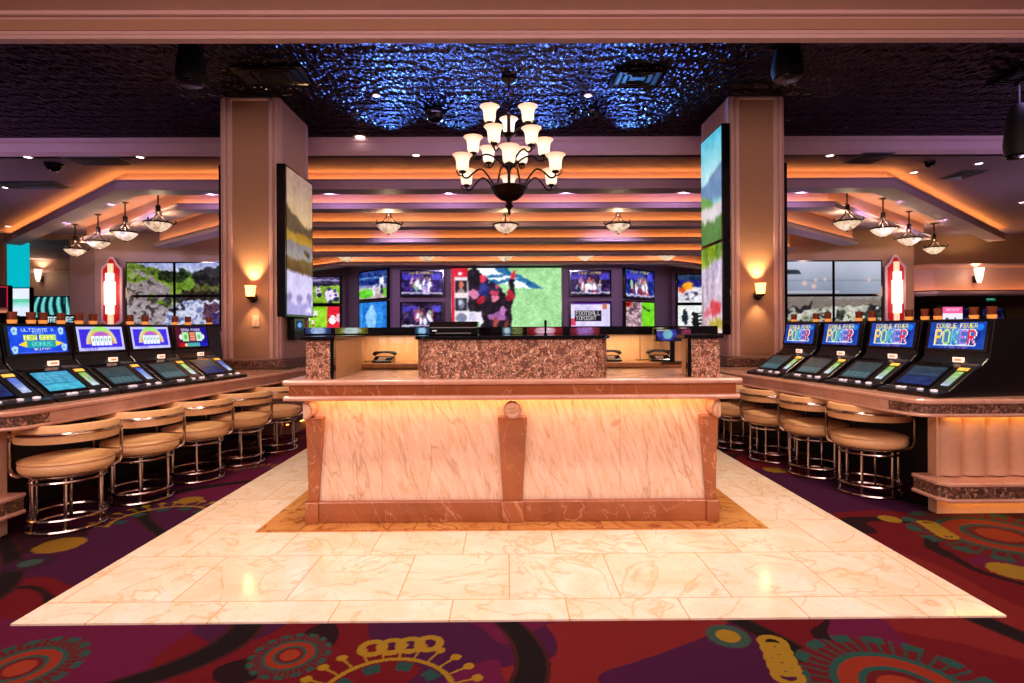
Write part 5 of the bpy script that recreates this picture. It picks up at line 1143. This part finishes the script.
# ------------------------------------------------------------------ chandelier
CH = at(508.5, 78, 6.45); CH.z = ZT
ch = thing('chandelier', 'large dark bronze chandelier with fifteen lit tulip glass shades over the desk', 'chandelier', (CH.x, 6.45, ZT))
B = M['bronze']
MB().lathe([(0.0, 0.0), (0.09, 0.0), (0.095, -0.015), (0.06, -0.04), (0.02, -0.05), (0.0, -0.05)]).build('canopy', B, ch, smooth=True)
ck = MB()
for i in range(9): ck.tube([(0.014 * math.cos(a) * (1 if i % 2 else 0.2), 0.014 * math.cos(a) * (0.2 if i % 2 else 1), -0.075 - i * 0.034 + 0.022 * math.sin(a)) for a in [2 * PI * k / 10 for k in range(10)]], 0.004, 6, True)
MB().tube([(0, 0, -0.04), (0, 0, -0.40)], 0.012, 8).build('stem', B, ch, smooth=True)
MB().lathe([(0.0, -0.36), (0.016, -0.38), (0.03, -0.40), (0.018, -0.43), (0.022, -0.60), (0.075, -0.62), (0.08, -0.635), (0.03, -0.66), (0.02, -0.70), (0.022, -0.94), (0.05, -0.97), (0.06, -1.0), (0.03, -1.03), (0.018, -1.08), (0.018, -1.24), (0.0, -1.25)]).build('column', B, ch, smooth=True)
zb_ = -1.235
MB().lathe([(0.0, zb_ + 0.0), (0.20, zb_ + 0.0), (0.215, zb_ - 0.012), (0.20, zb_ - 0.03), (0.165, zb_ - 0.09), (0.10, zb_ - 0.145), (0.04, zb_ - 0.165), (0.03, zb_ - 0.19), (0.05, zb_ - 0.215), (0.03, zb_ - 0.25), (0.014, zb_ - 0.27), (0.02, zb_ - 0.30), (0.0, zb_ - 0.33)], seg=32).build('bowl', B, ch, smooth=True)
for k in range(6):
    a = 2 * PI * k / 6 + PI / 6
    MB().tube([(r * math.cos(a), r * math.sin(a), z) for r, z in ((0.06, -0.98), (0.11, -1.02), (0.13, -1.10), (0.15, -1.2), (0.19, zb_ + 0.01))], 0.006, 6).build('brace', B, ch, smooth=True)
def arm(a, R, zs, r0, z0, rise):
    pts = [(r0, z0), (r0 + (R - r0) * 0.2, z0 + (zs - z0) * 0.35 + rise * 0.7), (r0 + (R - r0) * 0.42, z0 + (zs - z0) * 0.65 + rise), (r0 + (R - r0) * 0.64, zs - 0.02 + rise * 0.35), (R - 0.07, zs - 0.055), (R - 0.015, zs - 0.06), (R, zs - 0.03), (R, zs)]
    P = [Vector((r * math.cos(a), r * math.sin(a), z)) for r, z in pts]
    # smooth by Catmull-Rom
    Q = []
    for i in range(len(P) - 1):
        p0, p1, p2, p3 = P[max(i - 1, 0)], P[i], P[i + 1], P[min(i + 2, len(P) - 1)]
        for k in range(4):
            t = k / 4; Q.append(0.5 * ((2 * p1) + (p2 - p0) * t + (2 * p0 - 5 * p1 + 4 * p2 - p3) * t * t + (3 * p1 - p0 - 3 * p2 + p3) * t ** 3))
    Q.append(P[-1])
    m = MB().tube(Q, 0.0105, 8)
    e = Vector((R * math.cos(a), R * math.sin(a), zs)); u = Vector((math.cos(a), math.sin(a), 0))
    m.tube([e + u * 0.0 + Vector((0, 0, -0.05)), e + u * 0.05 + Vector((0, 0, -0.04)), e + u * 0.075 + Vector((0, 0, -0.005)), e + u * 0.055 + Vector((0, 0, 0.012))], 0.007, 6)
    o = m.build('arm', B, ch, smooth=True)
    MB().lathe([(0.0, -0.02), (0.03, -0.015), (0.045, 0.004), (0.03, 0.012), (0.034, 0.03), (0.0, 0.03)], e, 14).build('cup', B, o, smooth=True)
    s = MB().lathe([(0.030, 0.012), (0.058, 0.016), (0.066, 0.04), (0.069, 0.09), (0.073, 0.125), (0.084, 0.155), (0.104, 0.178), (0.112, 0.184), (0.108, 0.186), (0.098, 0.178), (0.076, 0.152), (0.064, 0.12), (0.058, 0.06), (0.0, 0.03)], (0, 0, 0), 24).build('lamp_shade', M['shade'], o, smooth=True)
    s.location = e
for k in range(6): arm(-PI / 2 + k * PI / 3, 0.59, 3.03 - ZT, 0.19, zb_ - 0.02, 0.10)
for k in range(6): arm(-PI / 2 + PI / 6 + 0.12 + k * PI / 3 - PI / 3, 0.41, 3.31 - ZT, 0.05, -1.0, 0.03)
for k in range(3): arm(-PI / 2 + PI / 3 + k * 2 * PI / 3, 0.25, 3.63 - ZT, 0.05, -0.63, -0.015)
# ------------------------------------------------------------------ pendants
def pendant():
    t = thing('pendant_lamp', 'pendant', 'pendant lamp')
    MB().lathe([(0, 0), (0.07, 0), (0.075, -0.012), (0.03, -0.03), (0, -0.03)], seg=16).build('canopy', B, t, smooth=True)
    MB().tube([(0, 0, -0.02), (0, 0, -0.28)], 0.014, 8).build('rod', B, t, smooth=True)
    MB().lathe([(0, -0.26), (0.028, -0.275), (0.046, -0.30), (0.04, -0.38), (0.056, -0.40), (0.03, -0.43), (0, -0.44)], seg=14).build('hub', B, t, smooth=True)
    for k in range(3):
        a = 2 * PI * k / 3 + 0.5
        MB().tube([(r * math.cos(a), r * math.sin(a), z) for r, z in ((0.02, -0.40), (0.05, -0.47), (0.12, -0.55), (0.21, -0.605), (0.265, -0.61), (0.29, -0.58), (0.268, -0.555))], 0.0125, 6).build('strap', B, t, smooth=True)
    b = MB().lathe([(0.0, -0.775), (0.06, -0.765), (0.13, -0.725), (0.20, -0.66), (0.235, -0.61), (0.225, -0.605), (0.19, -0.645), (0.12, -0.71), (0.0, -0.755)], seg=28).build('glass_bowl', M['pendant'], t, smooth=True)
    MB().tube([(0.236 * math.cos(a), 0.236 * math.sin(a), -0.61) for a in [2 * PI * k / 28 for k in range(28)]], 0.017, 6, True).build('rim', B, b, smooth=True)
    MB().lathe([(0.0, -0.81), (0.012, -0.80), (0.022, -0.782), (0.012, -0.77), (0, -0.768)], seg=10).build('finial', B, b, smooth=True)
    return t
PEND = []
for i, (px, py) in enumerate(((158, 190), (125, 202.5), (98, 214.5), (75, 224.5))): PEND.append((at_z(px, py, ZS), '%s hanging bowl lamp of the left row, counted from the left pillar' % ('first', 'second', 'third', 'fourth')[i], 'bowl pendants of the left row'))
for i, (px, py) in enumerate(((847, 189.5), (883, 198.5), (909, 211.5), (934, 223.5))): PEND.append((at_z(px, py, ZS), '%s hanging bowl lamp of the right row, counted from the right pillar' % ('first', 'second', 'third', 'fourth')[i], 'bowl pendants of the right row'))
for px, l in ((388.5, 'bowl lamp hanging between the left pillar and the chandelier'), (505.5, 'bowl lamp hanging just below the chandelier tip'), (618, 'bowl lamp hanging between the chandelier and the right pillar')): PEND.append((at_z(px, 193, ZS), l, 'bowl pendants in the middle row'))
for px, l in ((346, 'small far bowl lamp above the angled wall left of the centre'), (427, 'small far bowl lamp above the televisions left of the giant screen'), (505.5, 'small far bowl lamp above the giant screen'), (586, 'small far bowl lamp above the televisions right of the giant screen'), (667, 'small far bowl lamp above the angled wall right of the centre')):
    p = at(px, 262, 15.2); p.z = ZS; PEND.append((p, l, 'bowl pendants in the far row'))
p0_ = pendant(); index_children()
for i, (p, l, g) in enumerate(PEND):
    o = p0_ if i == 0 else dup(p0_, p, 0, l, g)
    o.location = p; o['label'] = l; o['group'] = g; o.rotation_euler = (0, 0, i * 0.7)
    point('pendant_bulb', (p.x, p.y, ZS - 0.55), 15, (1.0, 0.70, 0.42), 0.05)

# ------------------------------------------------------------------ wall lamps
def sconce(px, py, nm):
    p = at(px, py, YP - 0.03); t = thing('wall_sconce', 'small lit wall lamp with amber glass on the front of the %s pillar' % nm, 'wall lamp', (p.x, YP - 0.021, p.z))
    MB().lathe([(0, 0), (0.05, 0.0), (0.055, 0.012), (0.04, 0.022), (0, 0.024)], (0, 0, -0.06), 18, 'y').build('back_plate', B, t, smooth=True)
    MB().tube([(0, -0.02, -0.06), (0, -0.06, -0.085), (0, -0.09, -0.075), (0, -0.09, -0.05)], 0.011, 8).build('arm', B, t, smooth=True)
    g = MB().lathe([(0.02, -0.05), (0.05, -0.045), (0.056, 0.0), (0.062, 0.06), (0.07, 0.09), (0.064, 0.09), (0.05, 0.0), (0.04, -0.035), (0.0, -0.035)], (0, -0.09, 0), 8).build('glass', M['sconceglow'], t)
    MB().lathe([(0.0, -0.075), (0.04, -0.07), (0.056, -0.045), (0.05, -0.04), (0, -0.04)], (0, -0.09, 0), 14).build('cup', B, t, smooth=True)
    spot('sconce_uplight', (p.x, YP - 0.11, p.z + 0.10), 42, (1.0, 0.66, 0.30), (0, 0.36, 1), 74, 0.7, 0.03)
    spot('sconce_downlight', (p.x, YP - 0.11, p.z - 0.10), 9, (1.0, 0.62, 0.3), (0, 0.3, -1), 75, 0.8, 0.03)
    point('sconce_bulb', (p.x, YP - 0.22, p.z), 2.0, (1.0, 0.45, 0.15), 0.04)
sconce(253.5, 293.5, 'left'); sconce(757.5, 291, 'right')
p = at(255.5, 321, YP - 0.02); t = thing('switch_plate', 'ivory switch plate under the wall lamp on the left pillar', 'switch', (p.x, YP - 0.0065, p.z))
MB().b2(-0.045, 0.045, -0.008, 0, -0.07, 0.07).build('plate', M['plastic'], t, bevel=0.003); MB().b2(-0.012, 0.012, -0.014, -0.008, -0.025, 0.025).build('rocker', M['mould'], t)
xx = LXB + 0.0145; r0 = at(287, 327, 7).x / 7; r1 = at(298, 327, 7).x / 7
ya_, yb_ = xx / r0, xx / r1; z1_, z0_ = at(287, 318, ya_).z, at(287, 340, ya_).z
t = thing('card_terminal', 'black wall terminal with small blue screen below the tall left pillar television', 'wall terminal', (xx, (ya_ + yb_) / 2, z0_))
w_ = min((yb_ - ya_), 0.36)
MB().b2(0, 0.09, -w_ / 2, w_ / 2, 0, z1_ - z0_).build('housing', M['black'], t, bevel=0.01)
c = Cv(12, 16, (14, 30, 90)); c.ell(0.5, 0.5, 0.3, 0.3, (120, 170, 240)); screen('display', c, (0.0915, -w_ * 0.3, (z1_ - z0_) * 0.88), (0, w_ * 0.6, 0), (0, 0, -(z1_ - z0_) * 0.4), t, M['screendim'])
def deco(px, py0, py1, hw, nm):
    Y = YW - 0.16; p = at(px, py1, Y); top = at(px, py0, Y).z - p.z; W = hw / FPX * Y
    t = thing('deco_wall_lamp', 'tall red glass lamp with stepped white tube beside the %s video wall' % nm, 'wall lamp', (p.x, Y + 0.005, p.z))
    H = top
    out = [(-W * 0.45, 0), (W * 0.45, 0), (W, H * 0.06), (W, H * 0.84), (W * 0.55, H * 0.90), (W * 0.2, H), (-W * 0.2, H), (-W * 0.55, H * 0.90), (-W, H * 0.84), (-W, H * 0.06)]
    inn = [(x * 0.76, H * 0.5 + (z - H * 0.5) * 0.93) for x, z in out]
    MB().extrude(out, (0, 0, 0), (1, 0, 0), (0, 0, 1), (0, -1, 0), 0.06).build('frame', M['mould'], t, bevel=0.012)
    MB().extrude(inn, (0, -0.058, 0), (1, 0, 0), (0, 0, 1), (0, -1, 0), 0.008).build('red_glass', M['decored'], t)
    MB().extrude([(-W * 0.24, H * 0.02), (W * 0.24, H * 0.02), (W * 0.24, H * 0.17), (-W * 0.24, H * 0.17)], (0, -0.066, 0), (1, 0, 0), (0, 0, 1), (0, -1, 0), 0.05).build('lower_tube', M['decolow'], t, bevel=0.01)
    MB().extrude([(-W * 0.24, H * 0.76), (W * 0.24, H * 0.76), (W * 0.24, H * 0.90), (-W * 0.24, H * 0.90)], (0, -0.066, 0), (1, 0, 0), (0, 0, 1), (0, -1, 0), 0.05).build('upper_tube', M['decolow'], t, bevel=0.01)
    a, b = W * 0.33, W * 0.46
    MB().extrude([(-a, H * 0.17), (a, H * 0.17), (a, H * 0.30), (b, H * 0.30), (b, H * 0.64), (a, H * 0.64), (a, H * 0.76), (-a, H * 0.76), (-a, H * 0.64), (-b, H * 0.64), (-b, H * 0.30), (-a, H * 0.30)], (0, -0.066, 0), (1, 0, 0), (0, 0, 1), (0, -1, 0), 0.10).build('light_tube', M['decolight'], t, bevel=0.012)
    point('deco_lamp_light', (p.x, Y - 0.5, p.z + H / 2), 12, (1.0, 0.6, 0.42), 0.15)
deco(113, 257, 326, 10.5, 'left'); deco(894.5, 255, 325, 10.5, 'right')
# lamp on the right soffit and on the far-left panel
for px, py, Y, nm, hs in ((974, 276, 15.4, 'tapered lit wall lamp on the pale soffit of the far right corner', 0.75), (42, 276, 20.5, 'lit wall lamp on the pale panel beyond the left pendants', 0.8)):
    p = at(px, py, Y - 0.02); t = thing('wall_lamp', nm, 'wall lamp', (p.x, Y - 0.02, p.z))
    MB().b2(-0.05, 0.05, -0.03, 0, -0.25 * hs, 0.0).build('back_plate', B, t, bevel=0.008)
    MB().lathe([(0.04, -0.28 * hs), (0.08, -0.1 * hs), (0.12, 0.28 * hs), (0.11, 0.28 * hs), (0.03, -0.25 * hs), (0, -0.25 * hs)], (0, -0.17, 0), 16).build('shade', M['decolight'], t, smooth=True)
    MB().tube([(0, -0.02, -0.2 * hs), (0, -0.17, -0.29 * hs)], 0.02, 8).build('arm', B, t, smooth=True)
    spot('wall_lamp_light', (p.x, Y - 0.2, p.z + 0.32 * hs), 30, (1.0, 0.7, 0.42), (0, 0.3, 1), 120, 0.7)
    point('wall_lamp_bulb', (p.x, Y - 0.5, p.z), 8, (1.0, 0.7, 0.42), 0.1)
# ------------------------------------------------------------------ ceiling fittings
def downlight(px, py, z, lab, r=0.06):
    p = at_z(px, py, z); t = thing('downlight', lab, 'downlight', (p.x, p.y, z - 0.002), 0, 'recessed downlights')
    MB().lathe([(r, 0), (r * 1.5, 0), (r * 1.5, -0.006), (r * 1.05, -0.012), (r, -0.008)], seg=20).build('trim_ring', M['plastic'], t, smooth=True)
    MB().lathe([(0, -0.002), (r * 1.0, -0.002), (r * 0.98, -0.009), (0, -0.012)], seg=20).build('lens', M['bulb'], t, smooth=True)
downlight(360, 136.5, ZT, 'bright downlight at the rim of the dark ceiling right of the left pillar', 0.07)
downlight(376, 95, ZT, 'small downlight in the blue ceiling left of the chandelier', 0.035)
downlight(588, 95, ZT, 'small downlight in the blue ceiling right of the chandelier', 0.035)
for px, py, lab in ((416, 154.5, 'tiny downlight in the purple soffit just left of the chandelier'), (140, 156.5, 'downlight in the purple soffit nearest the left pillar'), (28, 156.5, 'downlight in the purple soffit at the far left beside the round vent'), (6, 187, 'downlight cut by the left picture edge below the long vent'), (8, 226, 'tiny far downlight low in the left soffit'), (830, 155, 'downlight in the purple soffit nearest the right pillar'), (914, 172, 'downlight in the soffit between the two right hand vents'), (979, 163, 'downlight in the soffit above the far right vent'), (1022, 202, 'tiny downlight at the right picture edge')):
    downlight(px, py, ZS, lab, 0.05)
def vent(px0, py0, px1, py1, z, lab):
    a, b = at_z(px0, py0, z), at_z(px1, py1, z); W, D = abs(b.x - a.x), abs(b.y - a.y)
    t = thing('ceiling_vent', lab, 'ceiling vent', ((a.x + b.x) / 2, (a.y + b.y) / 2, z - 0.002), 0, 'ceiling vents')
    m = MB()
    for k in range(1, 4):
        f = 1 - k * 0.24; w2, d2 = W / 2 * f, D / 2 * f
        m.sweep([(-w2, -d2), (w2, -d2), (w2, d2), (-w2, d2), (-w2, -d2)], [(0, -0.002), (0.03, -0.02), (0.025, -0.024), (-0.005, -0.006)])
    MB().b2(-W / 2, W / 2, -D / 2, D / 2, -0.012, 0).build('frame', M['grey'] if z == ZS else M['black'], t, bevel=0.003)
    MB().b2(-W / 2 + 0.04, W / 2 - 0.04, -D / 2 + 0.04, D / 2 - 0.04, -0.015, -0.010).build('backing', M['blackmatte'], t)
    m.build('louver', M['black'] if z > 4 else M['grey'], t)
vent(248, 84, 302, 66, ZT, 'square black vent in the dark ceiling above the left pillar'); vent(608, 87, 668, 69, ZT, 'square black vent in the blue ceiling left of the right pillar'); vent(985, 84, 1050, 66, ZT, 'square black vent in the dark ceiling at the far right')
vent(80, 164, 118, 156, ZS, 'grey vent in the left purple soffit near the crown'); vent(10, 188, 54, 181, ZS, 'long grey vent in the left purple soffit by the picture edge'); vent(842, 163, 896, 152, ZS, 'grey vent in the right purple soffit nearest the right pillar'); vent(938, 179, 988, 170, ZS, 'grey vent in the right soffit farther from the pillar')
def dome(px, py, z, r, lab, nm='ceiling_speaker'):
    p = at_z(px, py, z); t = thing(nm, lab, nm.replace('_', ' ').split()[-1], (p.x, p.y, z - 0.001))
    MB().lathe([(0, 0), (r, 0), (r * 1.02, -0.015), (r * 0.92, -0.03), (0, -0.03)], seg=24).build('collar', M['black'], t, smooth=True)
    MB().lathe([(r * 0.9, -0.028), (r * 0.85, -r * 0.45), (r * 0.6, -r * 0.75), (r * 0.3, -r * 0.9), (0, -r * 0.94)], seg=24).build('dome', M['blackgranite'], t, smooth=True)
dome(435, 112, ZT, 0.15, 'large black dome in the blue ceiling left of the chandelier'); dome(593, 111, ZT, 0.08, 'small black dome in the blue ceiling right of the chandelier', 'dome_camera')
dome(572, 113, ZT, 0.05, 'tiny black dome in the blue ceiling close to the chandelier', 'dome_camera')
dome(54, 164, ZS, 0.13, 'flat black dome in the left purple soffit'); dome(929, 162, ZS, 0.09, 'black dome in the right soffit between downlights')
def pend_speaker(px, py0, py1, hw, Y, lab):
    p = at(px, py0, Y); zb2 = at(px, py1, Y).z; r = hw / FPX * Y
    t = thing('pendant_speaker', lab, 'speaker', (p.x, Y, ZT))
    h = p.z - zb2; zt2 = p.z - ZT
    MB().lathe([(0, zt2), (r * 0.5, zt2 - h * 0.02), (r * 0.8, zt2 - h * 0.25), (r, zt2 - h * 0.75), (r * 0.9, zt2 - h * 0.97), (0, zt2 - h)], seg=24).build('body', M['blackmatte'], t, smooth=True)
    if zt2 < -0.02: MB().tube([(0, 0, 0), (0, 0, zt2 - h * 0.02)], 0.012, 8).build('rod', M['blackmatte'], t, smooth=True)
    MB().lathe([(0, zt2 - h * 0.985), (r * 0.85, zt2 - h * 0.985), (r * 0.8, zt2 - h * 1.01), (0, zt2 - h * 1.02)], seg=24).build('grille', M['black'], t, smooth=True)
pend_speaker(190.5, 42, 84, 14, 5.75, 'black pendant speaker hanging in front of the dark ceiling, left of the left pillar')
pend_speaker(787, 40, 79, 15, 5.75, 'black pendant speaker hanging above the right pillar')
pend_speaker(1019, 104, 157, 13, 6.6, 'black pendant speaker hanging at the right picture edge')
# sprinklers / small detectors under the beams
for px, py, lab in ((347, 194, 'tiny sprinkler under the first cove left of the left middle pendant'), (667, 193, 'small dark detector under the first cove right of the chandelier')):
    p = at_z(px, py - 2, ZS); t = thing('ceiling_detector', lab, 'detector', (p.x, p.y, ZS - 0.001))
    MB().lathe([(0, 0), (0.07, 0), (0.075, -0.02), (0.05, -0.05), (0, -0.055)], seg=16).build('body', M['plastic'] if px < 500 else M['black'], t, smooth=True)
    MB().lathe([(0, -0.05), (0.02, -0.052), (0.03, -0.075), (0, -0.08)], seg=12).build('sensor', M['black'], t, smooth=True)
# ------------------------------------------------------------------ far left and far right rooms
a, b = at(6, 238, 16.5), at(27, 238, 16.5)
t = thing('glowing_column', 'cyan backlit column at the far left', 'column', ((a.x + b.x) / 2, 16.8, 0)); W = b.x - a.x
MB().b2(-W / 2, W / 2 - 0.1, -0.3, -0.2, 0, ZS - 0.01).build('lit_panel', M['cyan'], t); MB().b2(W / 2 - 0.1, W / 2, -0.32, -0.2, 0, ZS - 0.01).build('edge_strip', M['cyan'], t, bevel=0.02)
def flat_sign(nm, lab, cat, px0, py0, px1, py1, Y, cv, mat=None, legs=True, depth=0.12):
    p, q = at(px0, py0, Y), at(px1, py1, Y); W, H = q.x - p.x, p.z - q.z
    t = thing(nm, lab, cat, ((p.x + q.x) / 2, Y, 0 if legs else q.z)); z0 = q.z if legs else 0
    MB().b2(-W / 2 - 0.03, W / 2 + 0.03, 0, depth, z0 - 0.03, z0 + H + 0.03).build('housing', M['black'], t, bevel=0.006)
    if legs: MB().b2(-W / 2 * 0.8, W / 2 * 0.8, 0.0, depth + 0.3, 0, z0 - 0.03).build('pedestal', M['black'], t, bevel=0.01)
    screen('screen', cv, (-W / 2, -0.004, z0 + H), (W, 0, 0), (0, 0, -H), t, mat)
    return t
c = Cv(130, 46, (6, 30, 34)); s = np.sin((c.u * 58 + 3.2 * np.sin(c.v * 3.0 + c.u * 3) - (1 - c.v) * 5)); c.mask((s > -0.1) & (c.v > 0.05), (60, 170, 170)); c.mask(s > 0.6, (130, 215, 210)); c.rect(0.575, 0, 0.6, 1, (6, 26, 30)); c.mask((c.u > 0.72) & (c.v < 0.55 - 0.9 * (0.25 - np.abs(c.u - 0.9)) ), (52, 40, 46))
flat_sign('lit_banner', 'teal and black zebra striped lit banner below the far left wall lamp', 'banner', 27, 297, 92, 321, 17.2, c, M['screendim'])
c = Cv(40, 50, (215, 220, 240)); c.rect(0, 0.38, 1, 0.5, (90, 190, 150)); c.vgrad(0.5, 0.7, (120, 200, 190), (200, 225, 235)); c.noise(4, 3, 14)
flat_sign('lit_display', 'white and green lit display screen at the foot of the cyan column', 'display', 9.5, 288.5, 29.5, 316, 15.9, c)
c = Cv(24, 50, (26, 6, 14)); c.rect(0, 0, 1, 0.05, (200, 40, 70)); c.rect(0.9, 0, 1, 1, (190, 30, 60)); c.vgrad(0.75, 0.95, (60, 20, 20), (235, 150, 110)); c.ell(0.1, 0.3, 0.1, 0.06, (230, 220, 230))
flat_sign('lit_display', 'dark display with red edge at the left picture edge', 'display', -10, 286.5, 8, 314, 15.4, c)
c = Cv(70, 12, (20, 40, 60)); c.text('TREASURE', 0.05, 0.1, 0.95, 0.95, (190, 225, 225)); c.noise(2, 6, 30)
flat_sign('lit_sign', 'small pale lettered lit sign above the second left slot machine', 'sign', 46, 316.5, 75, 322.5, 10.5, c)
c = Cv(40, 30, (225, 222, 232)); c.rect(0, 0, 1, 0.4, (235, 90, 150)); c.text('JACKPOT', 0.15, 0.1, 0.85, 0.28, (250, 190, 215)); c.rect(0.14, 0.68, 0.3, 1, (60, 60, 90)); c.ell(0.62, 0.72, 0.05, 0.08, (110, 110, 140)); c.rect(0.35, 0.75, 0.55, 0.85, (150, 160, 190))
flat_sign('lit_display', 'pink and white lit display beyond the right slot machines', 'display', 942.5, 307, 962.5, 323, 12.0, c)
p, q = at(986, 294, 16.8), at(995.5, 301, 16.8); t = thing('exit_sign', 'small green EXIT sign under the far right ceiling', 'sign', ((p.x + q.x) / 2, 16.8, q.z)); W, H = q.x - p.x, p.z - q.z
MB().b2(-W / 2 - 0.02, W / 2 + 0.02, 0, 0.06, -0.02, H + 0.02).build('housing', M['grey'], t, bevel=0.004); MB().tube([(0, 0.03, H), (0, 0.03, zl - q.z - 0.001)], 0.012, 6).build('stem', M['grey'], t)
c = Cv(60, 34, (6, 90, 70)); c.text('EXIT', 0.1, 0.2, 0.95, 0.8, (120, 235, 190)); screen('face', c, (-W / 2, -0.004, H), (W, 0, 0), (0, 0, -H), t, M['screendim'])
for px, lab in ((1000, 'dark slot cabinet with blue glow at the far right'), (968, 'dark slot cabinet behind the pink and white display')):
    p = at(px, 306, 15.0); t = thing('slot_cabinet', lab, 'slot machine', (p.x, 15.2, 0)); h = p.z
    MB().extrude([(-0.3, 0), (0.4, 0), (0.4, h), (0.05, h), (-0.05, 1.2), (-0.3, 0.9)], (-0.35, 0, 0), (0, 1, 0), (0, 0, 1), (1, 0, 0), 0.7).build('cabinet', M['cabinet'], t, bevel=0.01)
    c = Cv(30, 30, (20, 20, 60)); c.noise(5, 4, 60); c.rect(0.2, 0.5, 0.8, 0.7, (110, 120, 190), 0.6)
    screen('screen', c, (-0.28, -0.05 - 0.006 + 0.09, h - 0.06), (0.56, 0, 0), (0, -0.07, -(h - 1.32)), t, M['screendim'])
